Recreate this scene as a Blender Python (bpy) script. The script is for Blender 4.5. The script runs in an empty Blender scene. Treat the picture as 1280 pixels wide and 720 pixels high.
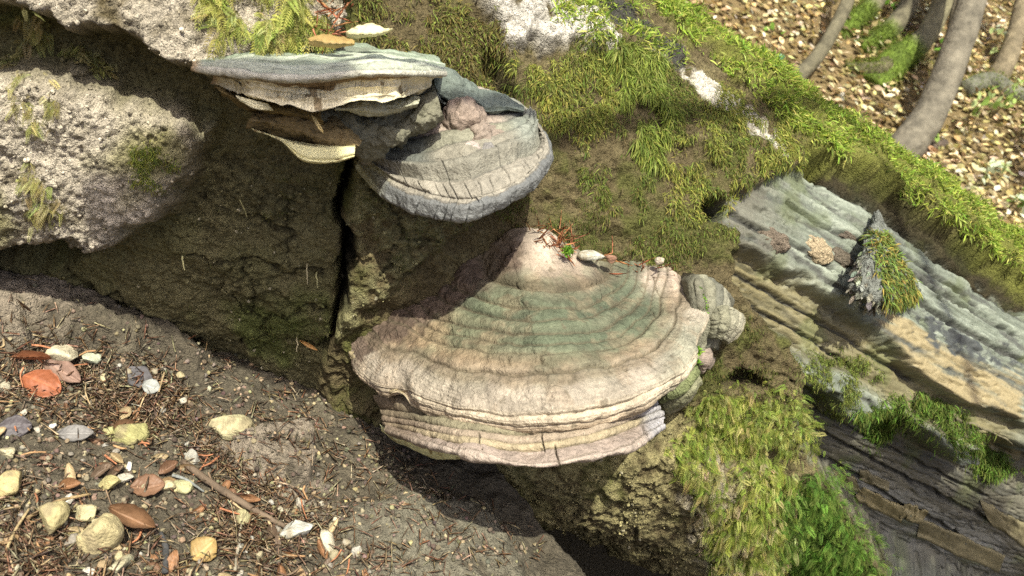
import bpy, math, random
import numpy as np
from mathutils import Vector, Matrix
rng = np.random.default_rng(7); random.seed(7)
SC = bpy.context.scene; COL = SC.collection

# ------------------------------------------------------------------ camera, sky, sun, exposure
FPX = 1065.0                                   # focal length in pixels of a 1280 wide frame
PITCH, ROLL = math.radians(30), math.radians(14)
zc = np.array([math.cos(PITCH)*math.sin(ROLL), math.cos(PITCH)*math.cos(ROLL), math.sin(PITCH)])
yc = np.array([0, 0, -1.0]) - zc*(-zc[2]); yc /= np.linalg.norm(yc)
xc = np.cross(yc, zc)
M = np.array([xc, yc, zc])                     # camera axes (right, up, back) -> world
CP = np.array([0, 0, 0.7])
cam = bpy.data.cameras.new('camera'); co = bpy.data.objects.new('camera', cam); COL.objects.link(co)
co.matrix_world = Matrix.Translation(CP) @ Matrix(M.tolist()).to_4x4()
cam.sensor_width = 36; cam.lens = 36*FPX/1280; cam.clip_start = 0.02; cam.clip_end = 400
cam.dof.use_dof = True; cam.dof.focus_distance = 0.84; cam.dof.aperture_fstop = 11.0
SC.camera = co
SUN = M @ np.array([0.20, 0.52, 0.83]); SUN /= np.linalg.norm(SUN)
wd = bpy.data.worlds.new('World'); SC.world = wd; wd.use_nodes = True
nt = wd.node_tree; nt.nodes.clear()
wo = nt.nodes.new('ShaderNodeOutputWorld'); bg = nt.nodes.new('ShaderNodeBackground'); sk = nt.nodes.new('ShaderNodeTexSky')
sk.sky_type = 'NISHITA'; sk.sun_disc = False
sk.sun_elevation = math.asin(SUN[2]); sk.sun_rotation = math.atan2(SUN[0], SUN[1]); sk.air_density = .55; sk.dust_density = 4.0; sk.ozone_density = .3
bg.inputs[1].default_value = 0.12
nt.links.new(sk.outputs[0], bg.inputs[0]); nt.links.new(bg.outputs[0], wo.inputs[0])
sl = bpy.data.lights.new('sun', 'SUN'); so = bpy.data.objects.new('sun', sl); COL.objects.link(so)
sl.energy = 3.75; sl.angle = math.radians(0.5); sl.color = (1, .96, .80)
so.rotation_euler = Vector(SUN).to_track_quat('Z', 'Y').to_euler(); so.location = (0, 0, 8)
SC.view_settings.view_transform = 'Standard'; SC.view_settings.look = 'None'; SC.view_settings.gamma = 1
SC.view_settings.exposure = 1.05
SC.render.engine = 'CYCLES'
SC.cycles.use_denoising = False
SC.cycles.max_bounces = 5

# ------------------------------------------------------------------ maths helpers
def W(v): return np.asarray(v) @ M.T + CP                       # camera space -> world
def Cm(w): return (np.asarray(w) - CP) @ M                       # world -> camera space
def px3(px, py, d): return np.stack([(np.asarray(px)-640)/FPX*d, -(np.asarray(py)-360)/FPX*d, -np.asarray(d)*np.ones_like(np.asarray(px, float))], -1)
def pix(v):
    d = np.maximum(-v[..., 2], 1e-3)
    return 640 + FPX*v[..., 0]/d, 360 - FPX*v[..., 1]/d, -v[..., 2]
def unit(v): v = np.asarray(v, float); return v/np.maximum(np.linalg.norm(v, axis=-1, keepdims=True), 1e-9)
def sstep(a, b, x): t = np.clip((x-a)/(b-a), 0, 1); return t*t*(3-2*t)
def _h(ix, iy, iz, s):
    h = (ix.astype(np.uint32)*np.uint32(374761393) + iy.astype(np.uint32)*np.uint32(668265263) + iz.astype(np.uint32)*np.uint32(2147483647) + np.uint32(s*977+13))
    h = (h ^ (h >> np.uint32(13)))*np.uint32(1274126177); h = (h ^ (h >> np.uint32(16)))*np.uint32(2246822519); h ^= h >> np.uint32(13)
    return h.astype(np.float32)/np.float32(4294967295.0)
def vn(p, s=0):
    p = np.asarray(p, np.float32); i = np.floor(p).astype(np.int64); f = p - i; f = f*f*f*(f*(f*6-15)+10); i = i.astype(np.int32)
    x, y, z = i[:, 0], i[:, 1], i[:, 2]; fx, fy, fz = f[:, 0], f[:, 1], f[:, 2]
    def L(a, b, t): return a + (b-a)*t
    c = [[[_h(x+a, y+b, z+c_, s) for c_ in (0, 1)] for b in (0, 1)] for a in (0, 1)]
    r = L(L(L(c[0][0][0], c[1][0][0], fx), L(c[0][1][0], c[1][1][0], fx), fy), L(L(c[0][0][1], c[1][0][1], fx), L(c[0][1][1], c[1][1][1], fx), fy), fz)
    return r*2-1
def fbm(p, o=4, s=0, g=.5):
    p = np.asarray(p, np.float32); r = 0; a = 1; t = 0
    for k in range(o): r = r + a*vn(p*(2.03**k) + k*7.3, s+k); t += a; a *= g
    return r/t
def worley(p, s=0):
    p = np.asarray(p, np.float32); i = np.floor(p).astype(np.int32); f1 = np.full(len(p), 9., np.float32); f2 = f1.copy(); cid = np.zeros(len(p), np.float32)
    for a in (-1, 0, 1):
        for b in (-1, 0, 1):
            for c in (-1, 0, 1):
                q = i + np.array([a, b, c], np.int32); x, y, z = q[:, 0], q[:, 1], q[:, 2]
                h0 = _h(x, y, z, s); d = np.sqrt((x+h0-p[:, 0])**2 + (y+_h(x, y, z, s+1)-p[:, 1])**2 + (z+_h(x, y, z, s+2)-p[:, 2])**2)
                n = d < f1; f2 = np.where(n, f1, np.minimum(f2, d)); cid = np.where(n, h0, cid); f1 = np.where(n, d, f1)
    return f1, f2, cid
def sdf(poly, x, y):
    P = np.asarray(poly, float); d = np.full(x.shape, 1e9); ins = np.zeros(x.shape, bool)
    for k in range(len(P)):
        a, b = P[k], P[(k+1) % len(P)]; e = b-a
        t = np.clip(((x-a[0])*e[0]+(y-a[1])*e[1])/(e@e+1e-9), 0, 1)
        d = np.minimum(d, (x-a[0]-t*e[0])**2+(y-a[1]-t*e[1])**2)
        c = (a[1] > y) != (b[1] > y)
        with np.errstate(divide='ignore', invalid='ignore'):
            ins ^= c & (x < (b[0]-a[0])*(y-a[1])/(b[1]-a[1]+1e-12)+a[0])
    return np.where(ins, 1, -1)*np.sqrt(d)                         # > 0 inside
def sdl(line, x, y):
    P = np.asarray(line, float); d = np.full(x.shape, 1e9)
    for a, b in zip(P[:-1], P[1:]):
        e = b-a; t = np.clip(((x-a[0])*e[0]+(y-a[1])*e[1])/(e@e), 0, 1)
        d = np.minimum(d, (x-a[0]-t*e[0])**2+(y-a[1]-t*e[1])**2)
    return np.sqrt(d)
def resample(P, n, smooth=True):
    P = np.asarray(P, float); L = np.r_[0, np.cumsum(np.linalg.norm(np.diff(P[:, :2], axis=0), axis=1))]; L /= L[-1]
    return spl(L, P, np.linspace(0, 1, n))
def spl(L, P, t):                                               # Catmull-Rom through P at parameters L
    P = np.asarray(P, float); m = np.zeros_like(P); L = np.asarray(L, float)
    sh = (-1,)+(1,)*(P.ndim-1)
    dl = np.maximum(np.diff(L), 1e-6).reshape(sh); s = np.diff(P, axis=0)/dl
    m[0], m[-1] = s[0], s[-1]
    if len(P) > 2: m[1:-1] = (s[:-1]*dl[1:]+s[1:]*dl[:-1])/(dl[:-1]+dl[1:])
    k = np.clip(np.searchsorted(L, t, 'right')-1, 0, len(L)-2); d = np.maximum((L[k+1]-L[k]), 1e-6); u = ((t-L[k])/d).reshape(sh); d = d.reshape(sh)
    return (2*u**3-3*u**2+1)*P[k]+(u**3-2*u**2+u)*d*m[k]+(-2*u**3+3*u**2)*P[k+1]+(u**3-u**2)*d*m[k+1]

# ------------------------------------------------------------------ objects
def link(o, parent=None):
    COL.objects.link(o)
    if parent is not None: o.parent = parent
    return o
def tag(o, label=None, cat=None, group=None, kind=None):
    if label: o['label'] = label
    if cat: o['category'] = cat
    if group: o['group'] = group
    if kind: o['kind'] = kind
    return o
def mesh(name, verts, faces, mat, parent=None, smooth=True, col=None, attrs=None):
    """verts: world (N,3); faces: (F,k) array of one size or a list of such arrays"""
    fl = faces if isinstance(faces, list) else [faces]
    me = bpy.data.meshes.new(name); v = np.asarray(verts, np.float32)
    me.vertices.add(len(v)); me.vertices.foreach_set('co', v.ravel())
    lt = np.concatenate([np.full(len(f), f.shape[1], np.int32) for f in fl]); li = np.concatenate([np.asarray(f, np.int32).ravel() for f in fl])
    me.loops.add(len(li)); me.loops.foreach_set('vertex_index', li)
    me.polygons.add(len(lt)); me.polygons.foreach_set('loop_start', np.r_[0, np.cumsum(lt)[:-1]].astype(np.int32))
    if smooth: me.polygons.foreach_set('use_smooth', np.ones(len(lt), bool))
    me.update(calc_edges=True)
    if col is not None:
        c = np.ones((len(v), 4), np.float32); c[:, :3] = col
        me.attributes.new('col', 'FLOAT_COLOR', 'POINT').data.foreach_set('color', c.ravel())
    for k, a in (attrs or {}).items():
        me.attributes.new(k, 'FLOAT', 'POINT').data.foreach_set('value', np.asarray(a, np.float32))
    if mat: me.materials.append(mat)
    o = bpy.data.objects.new(name, me); return link(o, parent)
def gridfaces(nu, nv, wrap=False):
    i = np.arange(nu-1)[:, None]*nv; m = nv if wrap else nv-1
    j = np.arange(m)[None, :]; j2 = (j+1) % nv
    return np.stack([i+j, i+j2, i+nv+j2, i+nv+j], -1).reshape(-1, 4)
def vnormals(P):                                                # normals of a (nu,nv,3) grid
    return unit(np.cross(np.gradient(P, axis=0), np.gradient(P, axis=1)))

# ------------------------------------------------------------------ materials
def mat(name, base='col', rough=.9, var=.25, vscale=180., bump=(('n', 500, .0008),), trans=0., spec=.3, color=None):
    """colour from the 'col' attribute (or one colour) broken up by noise; bump list of (kind, scale, height)"""
    m = bpy.data.materials.new(name); m.use_nodes = True; t = m.node_tree; N = t.nodes; B = N['Principled BSDF']
    tc = N.new('ShaderNodeTexCoord')
    if color is None:
        a = N.new('ShaderNodeAttribute'); a.attribute_name = base; csrc = a.outputs['Color']
    else:
        a = N.new('ShaderNodeRGB'); a.outputs[0].default_value = (*color, 1); csrc = a.outputs[0]
    n = N.new('ShaderNodeTexNoise'); n.inputs['Scale'].default_value = vscale; n.inputs['Detail'].default_value = 5; n.inputs['Roughness'].default_value = .65
    t.links.new(tc.outputs['Object'], n.inputs['Vector'])
    mr = N.new('ShaderNodeMapRange'); mr.inputs[1].default_value = .3; mr.inputs[2].default_value = .7; mr.inputs[3].default_value = 1-var; mr.inputs[4].default_value = 1+var
    t.links.new(n.outputs[0], mr.inputs[0])
    mx = N.new('ShaderNodeVectorMath'); mx.operation = 'SCALE'; t.links.new(csrc, mx.inputs[0]); t.links.new(mr.outputs[0], mx.inputs['Scale'])
    t.links.new(mx.outputs[0], B.inputs['Base Color']); B.inputs['Roughness'].default_value = rough; B.inputs['Specular IOR Level'].default_value = spec
    last = None
    for kd, sc, ht in bump:
        x = N.new('ShaderNodeTexNoise' if kd == 'n' else 'ShaderNodeTexVoronoi'); x.inputs['Scale'].default_value = sc
        if kd == 'n': x.inputs['Detail'].default_value = 4
        t.links.new(tc.outputs['Object'], x.inputs['Vector'])
        b = N.new('ShaderNodeBump'); b.inputs['Strength'].default_value = 1; b.inputs['Distance'].default_value = ht
        t.links.new(x.outputs[0], b.inputs['Height'])
        if last: t.links.new(last.outputs[0], b.inputs['Normal'])
        last = b
    if last: t.links.new(last.outputs[0], B.inputs['Normal'])
    if trans:
        tr = N.new('ShaderNodeBsdfTranslucent'); t.links.new(mx.outputs[0], tr.inputs[0])
        ms = N.new('ShaderNodeMixShader'); ms.inputs[0].default_value = trans
        t.links.new(B.outputs[0], ms.inputs[1]); t.links.new(tr.outputs[0], ms.inputs[2]); t.links.new(ms.outputs[0], N['Material Output'].inputs[0])
    return m
M_LOG = mat('bark', rough=.95, var=.36, vscale=330, bump=(('n', 260, .0034), ('v', 640, .0012), ('n', 1000, .0012)), spec=.1)
M_WOOD = mat('bare_wood', rough=.62, var=.2, vscale=240, bump=(('n', 420, .0006), ('n', 1000, .0004)), spec=.35)
M_SOIL = mat('soil', rough=.95, var=.45, vscale=220, bump=(('n', 240, .004), ('v', 700, .0012)))
M_CONK = mat('fungus_crust', rough=.8, var=.24, vscale=240, bump=(('n', 210, .0022), ('v', 480, .0004), ('n', 900, .0009)), spec=.2)
M_PORE = mat('fungus_pores', rough=.85, var=.08, vscale=200, bump=(('v', 2600, .0003),))
M_MOSS = mat('moss', rough=.8, var=.12, vscale=60, bump=(), trans=.38)
M_STONE = mat('limestone', rough=.85, var=.22, vscale=160, bump=(('n', 420, .0016),))
M_LEAF = mat('dry_leaf', rough=.55, var=.2, vscale=150, bump=(('n', 300, .0004),), trans=.2, spec=.4)
M_GREEN = mat('green_leaf', rough=.5, var=.12, vscale=30, bump=(), trans=.4)
M_BARK = mat('beech_bark', rough=.85, var=.45, vscale=22, bump=(('n', 45, .008), ('n', 200, .002)))

# ------------------------------------------------------------------ the log: a cylinder with hand placed relief
LA, LB = np.array([-.043, .108, -1.15]), np.array([.901, -.331, -1.5])
LD = unit(LB-LA); LL = np.linalg.norm(LB-LA)
EF = unit(-LA - LD*(-LA @ LD)); EU = np.cross(EF, LD)
if EU[1] < 0: EU = -EU
def lograd(t): return .34 - .03*t
def logbase(t, th, off=0.):
    r = lograd(t)+off
    return LA + (t[..., None]*LL)*LD + r[..., None]*(np.cos(th)[..., None]*EF + np.sin(th)[..., None]*EU)
tt = np.r_[np.linspace(-1.5, -.62, 20)[:-1], np.linspace(-.62, 1.05, 800)[:-1], np.linspace(1.05, 2.4, 160)]
th = np.r_[np.radians(np.linspace(-98, 112, 520)), np.radians(np.linspace(112, 262, 40)[1:-1])]
T, TH = np.meshgrid(tt, th, indexing='ij'); NU, NV = T.shape
Pb = logbase(T, TH).reshape(-1, 3); NR = (np.cos(TH)[..., None]*EF + np.sin(TH)[..., None]*EU).reshape(-1, 3)
T, TH = T.ravel(), TH.ravel()
FRONT = sstep(-.12, .05, np.einsum('ij,ij->i', NR, unit(-Pb)))
lx, ly, ld = pix(Pb + NR*.01)
GR = np.stack([T*LL*9, TH*.33*130, np.zeros_like(T)], -1)         # grain coordinates (stretched along the log)
GC = np.stack([T*LL*11, TH*.33*170, np.zeros_like(T)], -1); GF = np.stack([T*LL*22, TH*.33*620, np.zeros_like(T)], -1)
n_lo, n_mid = fbm(Pb*9, 3, 1), fbm(Pb*38, 4, 2)
n_hi, n_fine = fbm(Pb*130, 4, 3), fbm(Pb*330, 3, 4)
jx, jy = fbm(Pb*55, 4, 11)*16, fbm(Pb*55, 4, 12)*16               # edge jitter in pixels
def reg(poly, soft=6, jit=1., x=None, y=None):
    return sstep(-soft, soft, sdf(poly, lx+jx*jit, ly+jy*jit))*FRONT
def lin(line, w, soft=4, jit=.5):
    return (1-sstep(w, w+soft, sdl(line, lx+jx*jit, ly+jy*jit)))*FRONT
R_wood = reg([(1008, 200), (965, 222), (925, 232), (912, 262), (935, 300), (922, 350), (945, 388), (1000, 425), (1016, 470), (1000, 540), (1035, 610), (1110, 730), (1500, 1300), (2600, 2200), (2600, 1250), (1500, 490), (1270, 352), (1180, 290), (1120, 240), (1060, 205)], 4, .8)
R_lowwood = reg([(1000, 492), (1060, 510), (1075, 548), (1150, 520), (1225, 600), (1262, 590), (1282, 560), (1500, 640), (1500, 900), (1110, 740), (1035, 612)], 7, .6)*R_wood
gj = fbm(np.stack([T*LL*9, TH*.33*130, np.zeros_like(T)], -1), 4, 24)*26
R_tan = sstep(-5, 5, sdf([(1115, 395), (1160, 400), (1200, 432), (1240, 446), (1300, 470), (1300, 522), (1230, 508), (1185, 478), (1150, 440)], lx+gj*.3, ly+gj))*FRONT*R_wood
R_olive = reg([(925, 300), (1000, 330), (1080, 385), (1130, 420), (1190, 480), (1300, 530), (1300, 600), (1180, 540), (1080, 480), (1010, 440), (930, 380)], 14, 1.)*R_wood*(1-R_tan)
R_over = reg([(-900, -900), (-60, -20), (60, 12), (110, 38), (160, 42), (205, 72), (262, 98), (330, 70), (420, 60), (420, -900)], 2.5, .9)
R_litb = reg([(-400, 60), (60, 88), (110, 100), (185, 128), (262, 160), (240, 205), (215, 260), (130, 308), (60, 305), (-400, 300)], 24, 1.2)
R_hollow = reg([(-300, 300), (70, 308), (92, 340), (60, 358), (-300, 366)], 8, .8)
R_leftface = reg([(-400, 40), (140, 30), (300, 100), (420, 150), (424, 300), (402, 445), (380, 560), (-400, 560)], 7, .5)
R_block = reg([(445, 190), (560, 205), (620, 265), (560, 300), (470, 385), (420, 430), (432, 300)], 8, .8)
R_crack = lin([(452, 150), (436, 215), (418, 262), (428, 300), (424, 360), (412, 420), (398, 452)], 2.2, 5, .8)
R_crack2 = lin([(428, 290), (434, 330), (426, 385)], 4, 8, .8)
R_slab = reg([(500, -200), (600, 0), (640, 50), (690, 60), (720, 40), (770, 80), (760, 30), (700, -10), (700, -300)], 8, 1.2)
R_pit = reg([(600, 55), (640, 60), (655, 100), (640, 140), (612, 120)], 8, 1.)
R_hole = reg([(888, 248), (912, 240), (925, 255), (915, 280), (895, 275)], 4, .6)
R_hole2 = reg([(1020, 172), (1050, 186), (1065, 208), (1040, 206), (1022, 196)], 4, .5)
R_trench = lin([(1040, 190), (1110, 232), (1160, 270), (1230, 318), (1330, 375)], 8, 8, .7)
R_wcr = np.maximum.reduce([lin(l_, w_, 3, .35)*R_wood for l_, w_ in [([(1062, 214), (1130, 262), (1200, 312), (1300, 378)], 4.5), ([(1010, 238), (1090, 292), (1160, 330), (1230, 372), (1300, 410)], 1.6), ([(935, 262), (1020, 300), (1060, 330)], 2.5), ([(1120, 285), (1180, 322), (1250, 372)], 1.), ([(1140, 348), (1210, 396), (1300, 446)], 2.2),
    ([(930, 330), (1010, 372), (1090, 424), (1180, 484)], 1.6), ([(945, 372), (1030, 420), (1100, 470)], 1.2), ([(1020, 560), (1110, 620), (1200, 668), (1290, 712)], 2.4), ([(1050, 545), (1140, 600), (1290, 672)], 1.2), ([(1060, 640), (1150, 690), (1230, 735)], 2.)]])
R_pocket = reg([(905, 485), (925, 470), (955, 470), (960, 488), (940, 498)], 4, .6)
R_under = reg([(515, 600), (640, 628), (760, 672), (870, 722), (960, 740), (960, 600), (840, 540), (560, 540), (420, 500), (400, 560)], 26, 1.)
R_ridge = reg([(760, -60), (820, -10), (900, 70), (1000, 160), (1120, 225), (1190, 275), (1400, 430), (1500, 400), (1150, 130), (900, -60)], 6, 1.)
BARK = 1-R_wood
f1, f2, cid = worley(np.c_[T*LL*60, TH*.33*85, fbm(Pb*70, 2, 31)*.8], 5); fis = 1-sstep(0, .22, f2-f1)
g1, g2, gid = worley(np.c_[T*LL*9, TH*.33*120, fbm(Pb*30, 2, 33)*.6], 9); wfis = 1-sstep(0, .10, g2-g1)
grain = fbm(GR + np.c_[n_mid*.2, n_mid*.9+n_lo*3, 0*n_mid], 5, 21, .6); gfine = fbm(GF, 3, 23); grain2 = fbm(GC+np.c_[n_mid*.3, n_mid*.5+n_lo*2, n_mid*.3], 4, 22)
fmask = sstep(.0, .4, fbm(Pb*12, 3, 35)+.4*n_mid)
off = .012*n_lo + .006*n_mid*(1-.85*R_wood)
off += BARK*.005*fbm(np.stack([T*LL*26, TH*.33*70, n_lo], -1), 4, 37) + BARK*(.0035*n_hi + .003*n_fine - .003*fis*fmask + .0012*(cid-.5))
off += -R_wood*.032 + R_wood*(.004*grain + .002*grain2 - .005*wfis*(gid > .5) + .0008*gfine)
off -= R_lowwood*.05
off += R_wood*(.016*sstep(0, 1, (1-R_olive))*(1-R_lowwood)) - R_olive*.012
off += R_over*.06
k1, k2, kid = worley(np.c_[T*LL*150, TH*.33*230, fbm(Pb*120, 2, 38)*.7], 13); RB = np.maximum(R_litb, R_over)
off += R_litb*.034 - RB*(.004*n_mid+.0022*n_hi) + RB*(.0022*(kid-.5)*sstep(.0, .25, k2-k1)+.002*n_fine) - R_hollow*.06 - R_leftface*(1-R_litb)*(1-R_over)*.012
off -= R_wcr*.008
off -= R_crack*.05 + R_crack2*.03
off += R_block*.012 + R_slab*.016 - R_pit*.03 - R_hole*.05 - R_hole2*.05 - R_trench*.025 - R_pocket*.03
off += R_ridge*.012*(1+n_mid) + R_under*.04
R_fine = np.zeros(len(T))
for line, dep in [([(230, 330), (262, 352), (300, 340), (350, 360), (400, 350)], .004), ([(300, 340), (310, 400), (330, 440)], .004), ([(350, 360), (362, 300), (350, 250)], .003), ([(240, 260), (290, 280), (362, 300)], .003), ([(470, 230), (500, 290), (480, 350)], .004), ([(500, 290), (545, 300)], .003), ([(700, 650), (640, 690)], .004), ([(780, 600), (800, 650), (860, 690)], .005), ([(880, 560), (860, 620), (900, 680)], .004), ([(720, 590), (730, 640)], .004),
    ([(80, 385), (150, 400), (215, 445), (260, 452)], .006), ([(60, 365), (180, 425)], .006), ([(250, 455), (330, 440), (400, 455)], .005), ([(270, 395), (330, 420), (400, 405)], .004),
                  ([(620, 610), (700, 660), (760, 640)], .005), ([(640, 560), (640, 640)], .004), ([(960, 500), (1010, 520)], .01), ([(930, 470), (1000, 478)], .01)]:
    _l = lin(line, .7, 2.5, 1.3); off -= _l*dep; R_fine = np.maximum(R_fine, _l)
Pl = logbase(T, TH, off)
lx2, ly2, ld2 = pix(Pl)
# albedo; a few patches have sun or shade painted in
def mix(c, col, m): return c + (np.asarray(col)-c)*np.clip(m, 0, 1)[:, None]
c = np.ones((len(T), 3))*np.array([.105, .085, .045])
c = mix(c, (.17, .145, .075), sstep(-.1, .5, n_mid+.4*n_hi)*.8)
c = mix(c, (.075, .085, .022), sstep(.0, .45, fbm(Pb*20, 3, 41)+.3*n_hi)*.75)
c = mix(c, (.42, .375, .30), R_litb*sstep(-.75, .15, n_mid+.3*n_hi+.25))  # sunlit bark painted paler, its edge drawn along the shadow line
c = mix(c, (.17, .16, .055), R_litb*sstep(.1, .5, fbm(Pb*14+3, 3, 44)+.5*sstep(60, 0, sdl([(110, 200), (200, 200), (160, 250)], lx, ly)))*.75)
c = mix(c, (.41, .365, .29), R_over*sstep(-.5, .2, n_mid+.4*n_hi+.15))  # same sunlit tone painted on the ledge
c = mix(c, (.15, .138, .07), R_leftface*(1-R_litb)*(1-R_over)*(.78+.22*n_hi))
c = mix(c, (.10, .12, .035), R_leftface*(1-R_litb)*(1-R_over)*sstep(.1, .5, fbm(Pb*16, 3, 45))*.8)
c = mix(c, (.19, .178, .092), R_block*sstep(-.5, .3, n_hi+n_mid))
c = mix(c, (.55, .52, .46), R_slab*sstep(-.45, .0, n_mid*.7+.6*n_hi+.1))
under = reg([(440, 600), (500, 500), (840, 490), (900, 560), (990, 640), (960, 730), (860, 725), (700, 690)], 20, 1.2)
c = mix(c, (.27, .24, .12), under*sstep(-.5, .3, n_hi+.5*n_mid)*.85)  # underside painted paler to offset the bracket's shadow
c = mix(c, (.35, .31, .24), reg([(840, 590), (900, 560), (930, 640), (980, 690), (900, 690)], 14, 2.)*sstep(-.3, .2, n_hi))
wood = np.ones_like(c)*np.array([.135, .153, .122])
wood = mix(wood, (.225, .25, .205), sstep(-.1, .5, grain2+.5*grain))
wood = mix(wood, (.06, .062, .055), sstep(.08, .4, -grain+.3*gfine)*.9); wood = wood*(1+.35*gfine)[:, None]
dk = sstep(1060, 940, lx+jx)
wood = mix(wood, (.10, .09, .07), dk*.75*sstep(-.5, .2, grain+n_mid+.3))
wood = mix(wood, (.155, .13, .06), R_olive*(.8+.2*grain)); wood = mix(wood, (.06, .055, .03), R_olive*sstep(.05, .4, -grain)*.8)
wood = mix(wood, (.25, .205, .115), R_tan*sstep(-.7, -.0, grain+grain2*.6)); wood = mix(wood, (.05, .055, .055), reg([(1150, 395), (1200, 400), (1250, 430), (1300, 440), (1300, 455), (1240, 452), (1190, 430)], 4, 1.6)*sstep(-.3, 0, n_hi+grain))
wood = mix(wood, (.105, .10, .075), R_lowwood); wood = mix(wood, (.05, .05, .042), R_lowwood*sstep(-.1, .3, grain)*.8)
wood = mix(wood, (.16, .165, .15), R_lowwood*reg([(1100, 640), (1300, 740), (1300, 800), (1120, 740)], 14, 1.)*.7)
wood = mix(wood, (.03, .03, .026), R_wcr*.85)
wood = mix(wood, (.08, .1, .03), R_wood*sstep(.15, .5, fbm(Pb*22, 3, 48))*.45*(1-R_tan))
c = mix(c, wood, R_wood[:, None][:, 0]) if False else c*(1-R_wood[:, None]) + wood*R_wood[:, None]
c = mix(c, (.02, .018, .012), np.maximum.reduce([R_crack, R_crack2, R_hole, R_hole2, R_trench*.75, R_pocket*.8, R_pit*.6]))
c = mix(c, (.16, .17, .04), R_ridge*.8)
R_white = lin([(828, 60), (880, 97), (930, 137), (990, 178)], 7, 5, .7); c = mix(c, (.52, .49, .42), R_white*sstep(-.5, 0, n_hi+n_mid))  # strip of bare bark, painted whitish for the sun on it
R_dkw = lin([(755, -20), (800, 18), (852, 66)], 12, 5, .5); c = mix(c, (.06, .058, .05), R_dkw)
c = mix(c, (.03, .026, .015), R_fine*.8)
c *= (1 - .4*fis*fmask*BARK*FRONT)[:, None]
# z-buffers to find surface points under a pixel
ZB = {}
def zbuf(P):
    x, y, d = pix(P); z = np.full((460, 760), 9e9); i = ((y+100)/2).astype(int); j = ((x+120)/2).astype(int)
    k = (i >= 0) & (i < 460) & (j >= 0) & (j < 760) & (d > .1)
    np.minimum.at(z, (i[k], j[k]), d[k])
    for _ in range(4):                                            # fill holes
        p = np.pad(z, 1, constant_values=9e9); m = np.min([p[a:a+460, b:b+760] for a in (0, 1, 2) for b in (0, 1, 2)], 0); z = np.where(z > 1e9, m, z)
    return z
def zat(z, px, py): return z[np.clip(((np.asarray(py)+100)/2).astype(int), 0, 459), np.clip(((np.asarray(px)+120)/2).astype(int), 0, 759)]
Zlog = zbuf(Pl[FRONT > .2])
Zbase = zbuf(Pb[FRONT > .2])
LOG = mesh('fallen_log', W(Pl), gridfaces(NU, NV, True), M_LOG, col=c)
tag(LOG, 'mossy rotting log lying diagonally across the slope, carrying the bracket fungi', 'fallen tree')
LOG.data.materials.append(M_WOOD)
_f = gridfaces(NU, NV, True); LOG.data.polygons.foreach_set('material_index', (R_wood[_f].mean(1) > .55).astype(np.int32))
LN = vnormals(Pl.reshape(NU, NV, 3)).reshape(-1, 3); LN *= np.sign(np.einsum('ij,ij->i', LN, NR))[:, None]

# ------------------------------------------------------------------ the ground: one sheet, fine near the camera
GN = unit(np.array([.368, .824, .43])); GK = .555
G2 = unit(np.array([0, 0, -1.]) + GN*GN[2]); G1 = np.cross(G2, GN)
def axis(lo, a, b, hi, st, gr=1.07):
    core = np.arange(a, b, st); up = [b]; s = st
    while up[-1] < hi: s *= gr; up.append(up[-1]+s)
    dn = [a]; s = st
    while dn[-1] > lo: s *= gr; dn.append(dn[-1]-s)
    return np.r_[dn[:0:-1], core, up]
ga, gb = axis(-60, -.62, .28, 90, .0028), axis(-12, .18, 1.0, 160, .0028)
GA, GB = np.meshgrid(ga, gb, indexing='ij'); SH = GA.shape; GA, GB = GA.ravel(), GB.ravel()
def gplane(a, b, h=0.): return -GK*GN + a[..., None]*G1 + b[..., None]*G2 + np.asarray(h)[..., None]*GN
G0 = gplane(GA, GB, np.zeros_like(GA)); gx, gy, gd = pix(G0)
def ray_g(px, py):                                              # plane coordinates under a pixel
    v = px3(np.array([px]), np.array([py]), 1.)[0]; k = -GK/(v @ GN); q = v*k + GK*GN; return np.array([q @ G1, q @ G2])
near = sstep(3.0, 1.0, np.hypot(GA, GB-.5))
gm_lo, gm_mid, gm_hi = fbm(G0*6, 3, 51), fbm(G0*30, 4, 52), fbm(G0*120, 4, 53)
la2 = np.array([(LA+GK*GN) @ G1, (LA+GK*GN) @ G2]); lb2 = np.array([(LB+GK*GN) @ G1, (LB+GK*GN) @ G2])
ax = unit(lb2-la2); side = (GA-la2[0])*(-ax[1]) + (GB-la2[1])*ax[0]      # > 0 beyond the log
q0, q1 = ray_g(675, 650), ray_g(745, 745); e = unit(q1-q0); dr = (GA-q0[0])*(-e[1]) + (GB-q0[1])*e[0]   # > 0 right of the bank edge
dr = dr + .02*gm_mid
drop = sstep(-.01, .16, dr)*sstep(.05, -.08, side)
h = .012*gm_lo + near*(.007*gm_mid + .004*gm_hi) + (1-near)*.15*fbm(G0*.6, 3, 54)
h = h + .30*np.maximum(np.hypot(GA, GB)-3.0, 0)*sstep(3.0, 4.5, np.hypot(GA, GB)) - .55*drop + .091*sstep(.15, .5, side)
def greg(poly, soft=10, jit=12): return sstep(-soft, soft, sdf(poly, gx+fbm(G0*40, 3, 61)*jit, gy+fbm(G0*40, 3, 62)*jit))*near
R_soilblk = greg([(290, 560), (330, 545), (385, 540), (393, 590), (380, 606), (320, 590)], 5, 8)
R_mound = greg([(420, 650), (500, 625), (580, 640), (640, 680), (660, 760), (440, 760)], 25)
h += near*.006*fbm(G0*18, 4, 57)*sstep(-.2, .3, gm_lo) + R_soilblk*.022 + R_mound*.02 + .05*greg([(-200, 340), (80, 370), (200, 430), (240, 470), (100, 450), (-200, 440)], 30, 20)
Pg = gplane(GA, GB, h); GNn = vnormals(Pg.reshape(*SH, 3)).reshape(-1, 3); GNn *= np.sign(GNn @ GN)[:, None]
gx2, gy2, gd2 = pix(Pg)
gc = np.ones((len(GA), 3))*np.array([.075, .064, .045])
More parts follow.
